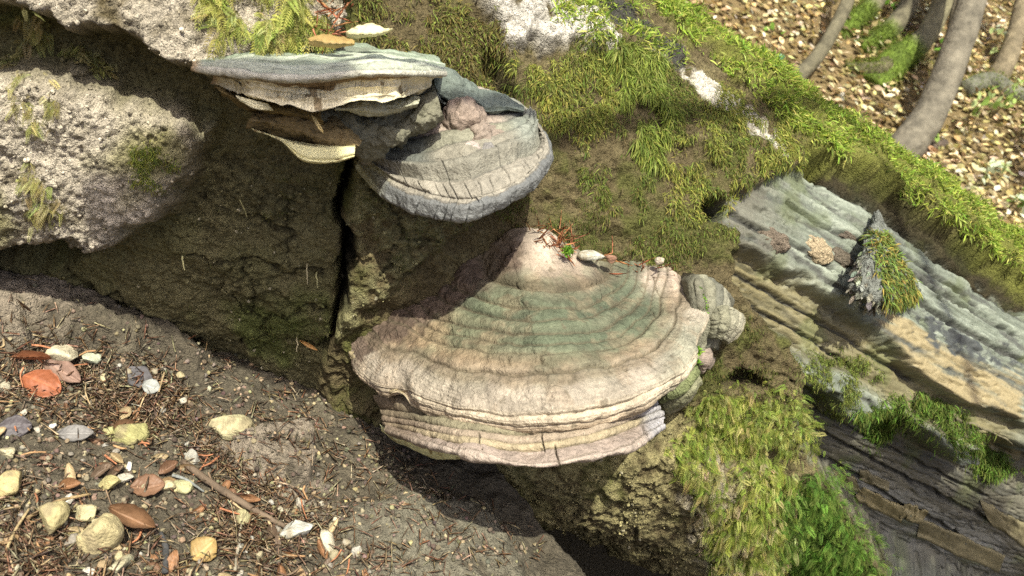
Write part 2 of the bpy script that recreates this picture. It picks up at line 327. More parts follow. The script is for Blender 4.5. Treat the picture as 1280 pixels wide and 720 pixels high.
gc = mix(gc, (.115, .10, .07), sstep(-.1, .5, gm_mid+.5*gm_hi)*.8)
R_dry = greg([(-200, 330), (60, 380), (110, 410), (60, 440), (-200, 460)], 20, 20)
gc = mix(gc, (.20, .168, .128), np.maximum(R_dry, np.maximum(R_soilblk, greg([(240, 560), (330, 545), (400, 600), (430, 650), (330, 620)], 14, 20)))*sstep(-.5, .2, gm_hi+.5*gm_mid+.1))
gc = mix(gc, (.135, .125, .092), R_mound*sstep(-.5, .3, gm_hi+.5*gm_mid+.2))
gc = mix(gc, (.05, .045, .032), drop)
gc = gc*near[:, None] + np.array([.17, .125, .06])*(1-near[:, None])
Zg = zbuf(Pg)
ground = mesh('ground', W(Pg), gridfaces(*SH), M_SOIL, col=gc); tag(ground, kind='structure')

# ------------------------------------------------------------------ bracket fungi: lofts through hand placed section lines
def dlog(px, py): return zat(Zbase, px, py)
def loft(rows, ns, nr, rpar=None, absd=False):
    """rows: list of polylines [(px, py, out)], out = metres in front of the bare log. Returns grid (nr, ns, 3) in camera space"""
    S = []
    for R in rows:
        P = resample(R, ns); d = dlog(P[:, 0], P[:, 1]); k = np.ones(9)/9
        d = np.convolve(np.pad(d, 4, mode='edge'), k, 'valid')
        S.append(px3(P[:, 0], P[:, 1], P[:, 2] if absd else d - P[:, 2]))
    S = np.array(S); rp = np.asarray(rpar if rpar is not None else np.linspace(0, 1, len(rows)), float); rp = rp/rp[-1]
    return spl(rp, S, np.linspace(0, 1, nr)), np.linspace(0, 1, nr)
def disp(G, amount):
    N = vnormals(G); f = np.sign(np.sum(N*unit(-G), -1).mean()); return G + N*f*amount[..., None], N*f
def flat(a): return a.reshape(-1, a.shape[-1])

def empty(name, p, label, cat, group=None):
    o = bpy.data.objects.new(name, None); o.empty_display_size = .05; o.location = p; link(o); tag(o, label, cat, group); return o
def adopt(root, o):
    o.parent = root; o.matrix_parent_inverse = Matrix.Translation(root.location).inverted(); return o

def shelf(name, root, back, rim, out, thick, rr, ns=420, nr=230, seed=0, groove=(.0035,), bands=None, paint=None, bulge=.25, roll=.35, tuck=.06, rough=1., bulge1=None):
    """a bracket cap. back/rim: pixel lines; out: protrusion of the rim at s in [0,1] (line); bands: list of zone edges 0..1"""
    B, R = resample(back, ns), resample(rim, ns); s = np.linspace(0, 1, ns)
    o = np.interp(s, *zip(*out)); tk = np.interp(s, *zip(*thick))
    sm = lambda d: np.convolve(np.pad(d, 12, mode='edge'), np.ones(25)/25, 'valid')
    db = sm(dlog(B[:, 0], B[:, 1])) + .006; Pback = px3(B[:, 0], B[:, 1], db)
    dr_ = sm(np.minimum(dlog(R[:, 0], R[:, 1]), 2)); dr_ = np.minimum(dr_, db+.05) if True else dr_
    Prim = px3(R[:, 0], R[:, 1], db - o)
    dn = -zc*.9 - np.array([0, 0, 1.])*.25; dn = unit(dn)
    topn = unit(np.cross(np.gradient(Prim, axis=0), Prim-Pback)); topn *= np.sign(topn @ (zc+np.array([0, 0, .6])))[:, None]
    mid1 = Pback + (Prim-Pback)*.35 + topn*((bulge if bulge1 is None else bulge1)*.8*np.linalg.norm(Prim-Pback, axis=1))[:, None]*.55
    mid2 = Pback + (Prim-Pback)*.75 + topn*(bulge*np.linalg.norm(Prim-Pback, axis=1))[:, None]*.5
    inward = unit(Pback-Prim)
    low = Prim + dn*tk[:, None]; low2 = low + inward*(.35*tk)[:, None] + dn*(.15*tk)[:, None]
    und = low + inward*(np.linalg.norm(Prim-Pback, axis=1)*.5)[:, None]
    fin = Pback + dn*(tk*1.3)[:, None] + np.array([0, 0, -tuck])
    rows = np.array([Pback, mid1, mid2, Prim, low, low2, und, fin]); rp = np.array([0, .36, .74, 1., 1.16, 1.24, 1.6, 2.0])
    r = np.r_[np.linspace(0, 1, int(nr*.72))[:-1], np.linspace(1, 1.24, int(nr*.16))[:-1], np.linspace(1.24, 2, int(nr*.12))]
    G = spl(rp, rows, r); return G, r, s

def ridges(r, edges, sharp=.5):
    """growth zones: convex bumps between the sharp grooves at `edges`; r may be an array"""
    e = np.r_[-.3, edges, 3.]; k = np.clip(np.searchsorted(e, r, 'right')-1, 0, len(e)-2)
    u = (r-e[k])/(e[k+1]-e[k]); w = np.minimum(e[k+1]-e[k], .3); return np.power(np.clip(4*u*(1-u), 0, 1), sharp)*w, k, u

MOSSDOTS = []
# --- the large lower bracket
f1root = empty('bracket_fungus', W(px3(650, 400, .80)), 'largest bracket fungus, two broad brown and grey-green banded tiers with a pinkish cream edge', 'fungus')
def tint(c, G, amt, sc, seed): return c*(1+amt*fbm(flat(G)*sc, 4, seed)[:, None])
G, r, s = shelf('cap', f1root,
    [(433, 430), (470, 404), (520, 378), (572, 342), (615, 312), (655, 288), (700, 303), (742, 326), (790, 330), (840, 336), (862, 350)],
    [(432, 436), (452, 462), (486, 487), (500, 489), (552, 508), (600, 518), (640, 523), (690, 522), (740, 514), (790, 502), (830, 482), (856, 462), (866, 448), (872, 425), (884, 402), (878, 372), (864, 350)],
    [(0, .0), (.06, .03), (.15, .085), (.3, .13), (.5, .155), (.7, .14), (.82, .11), (.9, .07), (1, .0)],
    [(0, .003), (.06, .006), (.2, .016), (.5, .02), (.8, .018), (1, .006)], None, ns=560, nr=330, bulge=.05, bulge1=-.07)
RR, SS = np.meshgrid(r, s, indexing='ij'); g = flat(G); sh = RR.shape
nz = lambda sc, o, sd: fbm(g*sc, o, sd).reshape(sh)
vx, vy, _ = pix(g); dx, dy = vx-715, vy-328; q = np.sqrt((dx/np.where(dx < 0, 310, 168))**2+(np.maximum(dy, dy*1.6)/195)**2).reshape(sh)
ir = int(np.searchsorted(r, 1.0)); QQ = np.where(RR <= 1, q/np.maximum(q[ir:ir+1], .3), RR); QQ = np.where(RR <= 1, QQ*(1-sstep(.85, 1, RR))+RR*sstep(.85, 1, RR), RR)
wob = .03*nz(14, 3, 71) + .012*nz(45, 3, 72); Z_ = QQ+wob
scal = .016*(1-np.abs(np.sin(SS*30+4*nz(7, 2, 73))))*sstep(.5, .75, QQ)*sstep(.98, .9, QQ); Z_ = Z_ + scal
crust_m = sstep(40, 26, sdl([(425, 432), (520, 376), (572, 340), (615, 310), (655, 280)], vx, vy)).reshape(sh)
edges = np.array([.22, .33, .40, .49, .56, .63, .76, .99, 1.06, 1.12])
rb, kz, uz = ridges(Z_, edges, .6); rb = np.minimum(rb, .10)
wid_ = np.linalg.norm(G[ir]-G[0], axis=-1); wid_ = (wid_/wid_.max())[None, :]
d = np.clip(wid_*1.1, .12, 1)*.046*rb*sstep(1.3, 1.1, RR)*(1+.8*nz(18, 3, 77)) + .0035*nz(20, 3, 74) + .0026*nz(48, 3, 69) + .0014*nz(120, 4, 75) + .004*nz(90, 4, 59)*crust_m
d += .0002*np.sin(Z_*330+2*nz(30, 2, 68))*sstep(.74, .82, QQ)*sstep(1.2, 1.1, RR) - .005*sstep(.74, .79, Z_)*sstep(1.0, .86, Z_)*0
crk = np.zeros(sh)
for sc_, ra, rb_ in [(.505, .66, .84), (.86, .1, .5), (.43, .66, .78), (.8, .45, .6)]:
    w = np.abs(SS-sc_-.02*nz(30, 4, 76)); crk = np.maximum(crk, (1-sstep(.0008, .003, w))*sstep(ra, ra+.08, RR)*sstep(rb_, rb_-.08, RR))
d -= .0022*crk
d -= sstep(.03, .0, np.abs(SS-.155))*sstep(.5, 1, RR)*.007
G, N = disp(G, d*np.where(RR > 1.3, .4, 1))
cols = np.array([(.27, .215, .17), (.15, .125, .09), (.10, .108, .072), (.075, .09, .06), (.115, .12, .08), (.07, .084, .055), (.115, .12, .08), (.17, .135, .09), (.285, .248, .20), (.30, .26, .205), (.36, .29, .21), (.30, .25, .17)])
t_ = np.clip(Z_, 0, 1.3); zed = np.r_[0, .20, .31, .40, .465, .54, .61, .70, .88, 1.02, 1.08, 1.2]
c1 = np.stack([np.interp(t_.ravel(), zed, cols[:, k]) for k in range(3)], 1); sf, rf, qf = SS.ravel(), RR.ravel(), QQ.ravel()
st = fbm(g*np.array([12, 12, 12]), 4, 79)
c1 = mix(c1, (.27, .19, .115), sstep(.52, .12, sf)*sstep(.85, .6, qf)*sstep(-.3, .3, st+.1)*.75)
c1 = mix(c1, (.36, .29, .24), sstep(780, 815, vx)*sstep(385, 345, vy)*.8)
c1 = mix(c1, (.19, .195, .145), sstep(800, 850, vx)*sstep(385, 420, vy)*.7)
c1 = mix(c1, (.10, .118, .075), sstep(.0, .4, fbm(g*26, 4, 66))*sstep(1, .6, qf)*.55)
c1 = mix(c1, (.24, .175, .115), sstep(.1, .4, fbm(g*55, 4, 65))*.3)
c1 = mix(c1, (.36, .30, .245), sstep(.30, .12, rf+.12*nz(22, 3, 70).ravel())*sstep(.46, .56, sf)*sstep(.74, .6, sf)*.85)
crust = sstep(44, 30, sdl([(425, 432), (470, 402), (520, 376), (572, 340), (615, 310), (655, 280)], vx, vy)+22*nz(45, 4, 78).ravel())*sstep(672, 640, vx+14*nz(40, 3, 64).ravel())
c1 = mix(c1, (.10, .072, .055), crust*.92)
c1 = mix(c1, (.15, .12, .08), sstep(.77, .80, Z_.ravel())*sstep(.85, .81, Z_.ravel())*.5)
c1 = mix(c1, (.46, .39, .29), (sstep(.95, .985, qf)*sstep(1.07, 1.03, rf))*.6)
c1 = mix(c1, (.085, .07, .045), np.maximum(crk.ravel()*.7, (sstep(.16, .0, np.minimum(uz, 1-uz).ravel()))*.72*(rf < 1.2)*(Z_.ravel() < .97)))
c1 = mix(c1, (.09, .075, .05), sstep(.38, .55, fbm(g*140, 3, 63))*.6)
c1 = mix(c1, (.34, .28, .17), sstep(1.2, 1.3, rf))
c1 = tint(c1, G, .38, 60, 80)
c1 = c1*(.94+.22*(.5+.5*np.sin(Z_*60+4*nz(12, 2, 58)).ravel()*sstep(.9, .6, qf)))[:, None]
c1 = c1*(1-.16*sstep(.2, .8, np.sin(Z_*150+3*nz(30, 3, 62))).ravel()*sstep(.7, .8, qf)*sstep(1.25, 1.15, rf)*sstep(-.2, .3, nz(40, 3, 61).ravel()))[:, None]
c1 = c1*(1-.25*(crust*sstep(-.1, .4, fbm(g*260, 2, 60))))[:, None]
adopt(f1root, mesh('upper_cap', W(flat(G)), gridfaces(*sh), M_CONK, col=c1))
# second, lower tier: a thick layered edge
rows = [[(470, 492, .80), (560, 505, .75), (640, 512, .735), (740, 505, .74), (812, 488, .80)],
        [(476, 508, .80), (560, 522, .712), (645, 530, .688), (740, 520, .692), (818, 500, .77)],
        [(480, 520, .79), (560, 536, .700), (650, 546, .676), (740, 535, .680), (824, 508, .757)],
        [(482, 531, .79), (560, 553, .692), (660, 566, .666), (740, 555, .671), (828, 523, .75)],
        [(488, 540, .79), (545, 559, .710), (600, 570, .682), (670, 583, .664), (740, 572, .671), (796, 558, .70), (826, 533, .76)],
        [(494, 541, .815), (545, 558, .735), (600, 568, .707), (670, 580, .69), (740, 569, .697), (796, 555, .725), (822, 532, .785)],
        [(500, 530, .90), (600, 550, .88), (670, 556, .88), (740, 548, .88), (815, 520, .89)]]
G, r = loft(rows, 460, 200, [0, .18, .36, .6, .82, .86, 1.0], True); RR, SS = np.meshgrid(r, np.linspace(0, 1, 460), indexing='ij'); sh = RR.shape; g = flat(G)
wob = .03*nz(18, 3, 81) + .015*nz(60, 3, 82)
rb, kz, uz = ridges(RR+wob, np.array([.2, .33, .45, .58, .71, .84]), .55)
d = .022*rb*(RR < .9)*(1+.8*nz(16, 2, 87)) + .004*nz(24, 3, 83) + .002*nz(60, 3, 88) + .001*nz(130, 4, 84)
crk = np.zeros(sh)
for sc_, ra, rb_ in [(.57, .3, .62), (.61, .5, .86), (.35, .35, .7), (.92, .5, .86)]:
    w = np.abs(SS-sc_-.012*nz(40, 3, 85)); crk = np.maximum(crk, (1-sstep(.0015, .004, w))*sstep(ra, ra+.05, RR)*sstep(rb_, rb_-.05, RR))
G, N = disp(G, d-.004*crk)
cols = np.array([(.17, .15, .10), (.2, .18, .12), (.27, .22, .165), (.30, .25, .165), (.27, .22, .185), (.33, .275, .23), (.30, .25, .205), (.3, .26, .19)])
c1 = cols[np.minimum(kz, 7)].reshape(-1, 3); sf, rf = SS.ravel(), RR.ravel()
c1 = mix(c1, (.30, .30, .32), sstep(.9, .96, sf)*.8); c1 = mix(c1, (.16, .12, .085), sstep(.2, .05, sf)*.7)
c1 = mix(c1, (.10, .085, .06), np.maximum(crk.ravel()*.8, (np.minimum(uz, 1-uz) < .05).ravel()*.45))
c1 = tint(c1, G, .3, 70, 86)
adopt(f1root, mesh('lower_cap', W(flat(G)), gridfaces(*sh), M_CONK, col=c1))
def strip(name, root, top, bot, out, mat_, colr, ns=200, nr=24, seed=0, depth=.012, bump=.002):
    """a thick tongue between two pixel lines, `out` metres in front of the log"""
    a, b = np.asarray(top, float), np.asarray(bot, float)
    oa = np.full(len(a), out) if a.shape[1] == 2 else a[:, 2]; ob = np.full(len(b), out) if b.shape[1] == 2 else b[:, 2]
    a, b = np.c_[a[:, :2], oa], np.c_[b[:, :2], ob]; m1 = resample(a, 40)*.7+resample(b, 40)*.3; m2 = resample(a, 40)*.2+resample(b, 40)*.8
    m1[:, 2] += depth*.7; m2[:, 2] += depth*.8; back = resample(b, 40).copy(); back[:, 2] -= .03; back2 = resample(a, 40).copy(); back2[:, 2] -= .02
    G, r = loft([back2, a, m1, m2, b, back], ns, nr, [0, .15, .4, .7, .9, 1]); sh = G.shape[:2]; g = flat(G)
    n = fbm(g*45, 3, seed).reshape(sh)
    G, N = disp(G, bump*n + bump*.4*fbm(g*160, 3, seed+1).reshape(sh))
    cc = np.ones((len(g), 3))*np.asarray(colr); cc = tint(cc, G, .16, 90, seed+2)
    R_, S_ = np.meshgrid(r, np.linspace(0, 1, ns), indexing='ij')
    return G, cc, R_.ravel(), S_.ravel()
G, cc, rf, sf = strip('pore', f1root, [(475, 530, .145), (492, 542, .165), (515, 549, .195), (545, 558, .23), (570, 563, .25), (604, 567, .265)], [(477, 538, .145), (494, 551, .165), (518, 562, .195), (545, 574, .23), (568, 573, .25), (606, 572, .265)], .125, M_PORE, (.66, .66, .38), seed=90)
cc = mix(cc, (.25, .2, .09), sstep(.35, .6, fbm(flat(G)*130, 3, 91)+.2))
adopt(f1root, mesh('pore_margin', W(flat(G)), gridfaces(*G.shape[:2]), M_PORE, col=cc))
# side lobes
def lobe(root, name, back, rim, out, thick, cols, edges, seed, ns=200, nr=140, bulge=.2, amp=.05, tuck=.05):
    G, r, s = shelf(name, root, back, rim, out, thick, None, ns=ns, nr=nr, bulge=bulge, tuck=tuck); RR, SS = np.meshgrid(r, s, indexing='ij'); sh = RR.shape; g = flat(G)
    f = lambda sc, o, sd: fbm(g*sc, o, seed+sd).reshape(sh)
    rb, kz, uz = ridges(RR + .04*f(20, 3, 0)+.02*f(60, 2, 1), np.asarray(edges), .55)
    G, N = disp(G, (amp*rb*sstep(1.3, 1.1, RR) + .003*f(30, 3, 2) + .001*f(140, 4, 3))*np.where(RR > 1.3, .3, 1))
    cols = np.array([cols[0]]+list(cols)+[cols[-1]]*3); cc = cols[np.minimum(kz, len(cols)-1)].reshape(-1, 3)
    cc = mix(cc, (.08, .075, .06), (np.minimum(uz, 1-uz) < .05).ravel()*.5*(RR.ravel() < 1.2)); cc = tint(cc, G, .25, 80, seed+5)
    o = mesh(name, W(flat(G)), gridfaces(*sh), M_CONK, col=cc); adopt(root, o); return o
def fan(root, name, rows, cols, edges, seed, ns=150, nr=130, amp=.03):
    G, r = loft(rows, ns, nr); RR, SS = np.meshgrid(r, np.linspace(0, 1, ns), indexing='ij'); sh = RR.shape; g = flat(G); f = lambda sc, o, sd: fbm(g*sc, o, seed+sd).reshape(sh)
    rb, kz, uz = ridges(RR+.05*f(22, 3, 0)+.02*f(70, 2, 1), np.asarray(edges), .6); G, N = disp(G, amp*rb+.004*f(28, 3, 2)+.0012*f(120, 4, 3)-.006*(1-sstep(0, .1, SS))-.006*(1-sstep(0, .1, 1-SS)))
    cols = np.array([cols[0]]+list(cols)+[cols[-1]]*4); cc = cols[np.minimum(kz, len(cols)-1)].reshape(-1, 3); cc = mix(cc, (.07, .07, .05), sstep(.12, 0, np.minimum(uz, 1-uz).ravel())*.5); cc = tint(cc, G, .35, 70, seed+5)
    adopt(root, mesh(name, W(flat(G)), gridfaces(*sh), M_CONK, col=cc))
GG = [(.14, .135, .1), (.19, .185, .135), (.12, .12, .095), (.2, .195, .15), (.15, .145, .115)]
fan(f1root, 'side_lobe', [[(858, 340, .0), (860, 390, .0), (852, 446, .0)], [(864, 342, .06), (868, 390, .075), (858, 446, .07)], [(884, 342, .06), (886, 392, .075), (872, 446, .065)], [(902, 350, .05), (902, 392, .065), (884, 440, .055)], [(915, 364, .03), (908, 400, .045), (890, 442, .03)], [(912, 372, -.03), (900, 404, -.03), (885, 440, -.03)]], GG, [.25, .38, .5, .62, .74], 101)
fan(f1root, 'side_lobe', [[(884, 390, .02), (886, 406, .02), (884, 422, .02)], [(892, 386, .07), (893, 405, .075), (890, 424, .07)], [(906, 381, .072), (906, 405, .08), (898, 425, .07)], [(922, 386, .06), (920, 405, .07), (903, 426, .06)], [(928, 394, .035), (923, 412, .04), (902, 428, .035)], [(918, 394, -.02), (915, 410, -.02), (900, 424, -.02)]], [(.19, .185, .13), (.24, .23, .17), (.28, .265, .2), (.34, .315, .23)], [.3, .45, .58, .7, .8], 111)
fan(f1root, 'side_lobe', [[(862, 432, .02), (864, 446, .02), (868, 462, .02)], [(870, 432, .05), (870, 446, .06), (870, 461, .05)], [(880, 436, .05), (880, 448, .06), (876, 460, .05)], [(890, 444, .05), (889, 452, .05), (884, 462, .05)], [(884, 446, -.02), (882, 454, -.02), (878, 460, -.02)]], [(.26, .21, .175), (.31, .25, .21)], [.3, .7], 121, 80, 60)
fan(f1root, 'side_lobe', [[(806, 482, .02), (838, 462, .02), (858, 442, .02)], [(814, 490, .07), (844, 472, .085), (864, 448, .07)], [(820, 502, .075), (850, 486, .09), (870, 458, .07)], [(826, 512, .06), (856, 498, .075), (874, 470, .06)], [(828, 516, .03), (856, 504, .03), (874, 476, .03)], [(822, 506, -.03), (850, 494, -.03), (868, 470, -.03)]], [(.15, .17, .08), (.21, .21, .13), (.27, .25, .18), (.2, .19, .14)], [.3, .5, .7], 131)
for px_, py_, n_ in [(879, 384, 150), (868, 442, 220), (709, 314, 120), (835, 488, 120), (640, 526, 80), (850, 478, 90)]:
    d_ = float(dlog(px_, py_))-(.08 if px_ > 800 else .03 if py_ < 400 else .135); p = px3(px_+rng.normal(0, 3, n_), py_+rng.normal(0, 7 if px_ > 860 else 3, n_), np.full(n_, d_)); q = rng.normal(0, 1, (n_, 3))+np.array([0, .5, 1.]); MOSSDOTS.append((p, q))
# --- upper right grey bracket with its knob
f2root = empty('bracket_fungus', W(px3(580, 190, .80)), 'blue-grey bracket fungus with cracked rim and a round pinkish knob on top', 'fungus')
G, r, s = shelf('cap', f2root, [(440, 170), (470, 150), (510, 128), (550, 112), (590, 116), (625, 128), (655, 142)],
    [(452, 190), (462, 206), (482, 222), (512, 236), (545, 245), (576, 249), (612, 243), (648, 228), (674, 208), (687, 188), (684, 166), (672, 150), (655, 143)],
    [(0, .03), (.12, .06), (.3, .10), (.5, .125), (.7, .11), (.85, .075), (1, .01)], [(0, .016), (.5, .02), (1, .012)], None, ns=440, nr=260, bulge=.06)
RR, SS = np.meshgrid(r, s, indexing='ij'); sh = RR.shape; g = flat(G)
wob = .03*nz(20, 3, 141)+.012*nz(60, 3, 142)
rb, kz, uz = ridges(RR+wob, np.array([.34, .47, .58, .68, .80, 1.04]), .6)
d = .026*rb*sstep(1.3, 1.1, RR) + .003*nz(26, 3, 143) + .0016*nz(110, 4, 144) + .002*nz(55, 3, 149) - .010*sstep(.74, .80, RR+wob)*sstep(1.06, 1.0, RR) 
d += .008*nz(45, 3, 150)*sstep(.45, .25, SS+.3*RR)
crk = np.zeros(sh)
for k_ in range(15):
    sc_ = .22+.76*k_/15+rng.uniform(-.025, .025); ra = .82 if k_ % 4 else .66; w = np.abs(SS-sc_-.01*nz(50, 3, 145)); crk = np.maximum(crk, (1-sstep(.0008, .0028, w))*sstep(ra, ra+.04, RR)*sstep(1.2, 1.16, RR)*rng.uniform(.35, 1))
G, N = disp(G, (d-.004*crk)*np.where(RR > 1.3, .4, 1))
cols = np.array([(.31, .255, .21)]*2+[(.19, .185, .14), (.22, .205, .165), (.20, .19, .155), (.25, .23, .19), (.22, .228, .225), (.20, .205, .20)])
c1 = cols[np.minimum(kz, 7)].reshape(-1, 3); sf, rf = SS.ravel(), RR.ravel()
dkl = sstep(.42, .30, sf+.12*(rf-.5)+.04*nz(30, 3, 146).ravel())*sstep(.78, .66, rf)
c1 = mix(c1, (.095, .105, .095), dkl*.9)  # left part painted dark as the shadow of the left shelf
c1 = mix(c1, (.20, .22, .19), sstep(.68, .8, sf)*sstep(.85, .7, rf)*.8)
c1 = mix(c1, (.34, .34, .18), sstep(.16, .08, sf)*sstep(.8, 1, rf)*.6)
c1 = mix(c1, (.05, .05, .05), np.maximum(crk.ravel()*.9, (np.minimum(uz, 1-uz) < .04).ravel()*.5*(rf < 1.1)))
c1 = mix(c1, (.17, .13, .08), sstep(1.2, 1.28, rf)); c1 = tint(c1, G, .25, 80, 147)
adopt(f2root, mesh('cap', W(flat(G)), gridfaces(*sh), M_CONK, col=c1))
def lump(name, root, px, py, d, rad, colr, seed, sq=(1, 1, 1), amp=.25, n=48, mat_=M_CONK, sc=1., rot=0., dark=None):
    a, b = np.meshgrid(np.linspace(0, math.pi, n), np.linspace(0, 2*math.pi, 2*n, endpoint=False), indexing='ij')
    u = np.stack([np.sin(a)*np.cos(b), np.cos(a), np.sin(a)*np.sin(b)], -1).reshape(-1, 3)
    q = u*(1+amp*fbm(u*1.3*sc+seed, 3, seed)+.25*amp*fbm(u*5*sc+seed, 3, seed+1))[:, None]*rad*np.asarray(sq)
    cr, sr = math.cos(rot), math.sin(rot); q = np.stack([q[:, 0]*cr-q[:, 1]*sr, q[:, 0]*sr+q[:, 1]*cr, q[:, 2]], -1)
    P = px3(px, py, d)+q; cc = np.ones((len(q), 3))*np.asarray(colr); cc = cc*(1+.25*fbm(u*3+seed, 3, seed+2))[:, None]
    if dark is not None: cc = mix(cc, dark, sstep(.0, .4, fbm(u*2.2+seed, 3, seed+4)))
    o = mesh(name, W(P), gridfaces(n, 2*n, True), mat_, col=cc)
    if root is not None: adopt(root, o)
    return o
dk = dlog(575, 150)
lump('knob', f2root, 579, 152, dk-.050, .0175, (.235, .185, .15), 151, (1, 1.15, 1.3), .36)
lump('knob', f2root, 602, 172, dk-.056, .0165, (.24, .195, .16), 156, (1.1, .9, 1), .5)
lump('knob', f2root, 589, 190, dk-.08, .009, (.34, .29, .26), 161, (1, 1, 1), .3, 28)
lump('knob', f2root, 611, 190, dk-.078, .008, (.20, .19, .18), 166, (1, 1, 1), .3, 28)
for nm, t_, b_, o_, cl, sd_ in [('folded_lobe', [(541, 96), (556, 88), (578, 100), (600, 112), (630, 118), (655, 133)], [(548, 118), (565, 128), (590, 130), (608, 142), (632, 140), (655, 142)], .045, (.13, .155, .135), 171),
                          ('folded_lobe', [(520, 92), (535, 98), (550, 118)], [(520, 118), (540, 122), (556, 132)], .05, (.12, .13, .12), 174)]:
    G, cc, rf, sf = strip(nm, f2root, t_, b_, o_, M_CONK, cl, 160, 40, sd_, .014, .005); adopt(f2root, mesh(nm, W(flat(G)), gridfaces(*G.shape[:2]), M_CONK, col=cc))

# --- upper left pale shelf with cream pores
f3root = empty('bracket_fungus', W(px3(400, 110, .80)), 'pale mint-white shelf fungus seen from below with torn cream pore layers', 'fungus')
top = [[(246, 80, .0), (262, 72, .0), (300, 60, -.0), (345, 66, -.0), (400, 60, -.0), (440, 62, -.0), (500, 68, .0), (548, 78, .0)],
       [(242, 82, .06), (300, 76, .07), (350, 76, .075), (400, 72, .075), (440, 71, .08), (500, 75, .08), (555, 87, .07)],
       [(241, 84, .095), (300, 84, .125), (350, 90, .14), (400, 90, .14), (440, 84, .14), (500, 83, .135), (556, 89, .10)],
       [(241, 86, .10), (300, 92, .135), (350, 97, .15), (400, 96, .15), (440, 92, .15), (500, 92, .145), (556, 92, .105)],
       [(244, 90, .096), (300, 97, .128), (350, 105, .142), (400, 106, .142), (440, 100, .142), (500, 97, .137), (553, 95, .098)],
       [(256, 94, .088), (300, 108, .122), (350, 117, .138), (400, 121, .138), (440, 114, .138), (500, 111, .132), (544, 102, .09)],
       [(275, 103, .07), (320, 124, .10), (365, 132, .12), (410, 134, .122), (450, 129, .12), (500, 126, .112), (538, 112, .07)],
       [(320, 110, -.03), (400, 130, -.03), (450, 130, -.03), (530, 110, -.03)]]
G, r = loft(top, 420, 220, [0, .3, .46, .52, .58, .74, .9, 1]); RR, SS = np.meshgrid(r, np.linspace(0, 1, 420), indexing='ij'); sh = RR.shape; g = flat(G)
wob = .012*nz(25, 3, 181)+.006*nz(80, 3, 182); rb, kz, uz = ridges(RR+wob, np.array([.12, .2, .27, .33, .39, .44, .49, .55]), .55)
G, N = disp(G, .03*rb*(RR < .56)*(1+nz(20, 2, 190)) + .003*nz(30, 3, 183) + (.006*nz(50, 3, 191)-.004)*(RR > .6) + .0008*nz(140, 3, 184) + .004*nz(20, 3, 187)*(RR < .4))
cols = np.array([(.22, .265, .205), (.29, .345, .265), (.22, .265, .2), (.35, .39, .31), (.29, .335, .26), (.39, .42, .34), (.34, .365, .29), (.42, .41, .34), (.36, .32, .25), (.2, .14, .08)])
c1 = cols[np.minimum(kz, 9)].reshape(-1, 3); rf, sf = RR.ravel(), SS.ravel()
c1 = mix(c1, (.10, .1, .08), (np.minimum(uz, 1-uz) < .07).ravel()*.55*(rf < .54))
brown = np.ones_like(c1)*np.array([.17, .115, .055]); por = np.array([.66, .60, .42])  # brown flesh in the tears, plus the rim's shadow band painted in
tear = rf + .075*nz(30, 4, 185).ravel() + .04*nz(110, 3, 188).ravel()
c1 = np.where((rf > .565)[:, None], mix(brown, por, sstep(.585, .60, tear)*sstep(.93, .90, tear)*(1-.8*sstep(.42, .5, fbm(g*120, 3, 186)))), c1)
c1 = mix(c1, (.33, .24, .14), sstep(.05, .0, sf)); c1 = tint(c1, G, .14, 80, 189)
adopt(f3root, mesh('cap', W(flat(G)), gridfaces(*sh), M_CONK, col=c1))
for nm, t_, b_, o_, cl, sd_, dep, bp, mt in [
    ('lower_cap', [(268, 108), (300, 118), (330, 126), (360, 130), (400, 138)], [(278, 116), (302, 130), (335, 140), (365, 148), (405, 158)], .095, (.15, .11, .045), 201, .02, .004, M_CONK),
    ('pore_layer', [(294, 119), (315, 125), (335, 130)], [(300, 126), (318, 135), (342, 138)], .122, (.66, .62, .42), 205, .008, .001, M_PORE),
    ('lower_cap', [(418, 136), (450, 128), (490, 124), (525, 122)], [(420, 136), (450, 140), (480, 145), (522, 134)], .098, (.36, .36, .27), 209, .02, .004, M_CONK),
    ('lower_cap', [(316, 140), (345, 136), (380, 140), (420, 150), (455, 172)], [(308, 156), (345, 166), (385, 180), (420, 186), (445, 188)], .085, (.20, .15, .075), 213, .03, .006, M_CONK),
    ('pore_layer', [(314, 160), (345, 170), (385, 180), (425, 183), (444, 182)], [(318, 163), (350, 175), (378, 200), (415, 204), (443, 196)], .115, (.68, .64, .36), 217, .010, .0012, M_PORE),
    ('lumpy_base', [(345, 138), (400, 134), (450, 136), (500, 132), (545, 112)], [(380, 158), (420, 175), (455, 196), (500, 180), (555, 150)], .07, (.15, .145, .105), 221, .03, .010, M_CONK)]:
    G, cc, rf, sf = strip(nm, f3root, t_, b_, o_, mt, cl, 220, 80, sd_, dep, bp)
    if nm == 'pore_layer': cc = mix(cc, (.14, .1, .05), sstep(.38, .5, fbm(flat(G)*190*np.array([.5, 1, 1]), 2, sd_+7)))
    adopt(f3root, mesh(nm, W(flat(G)), gridfaces(*G.shape[:2]), mt, col=cc))

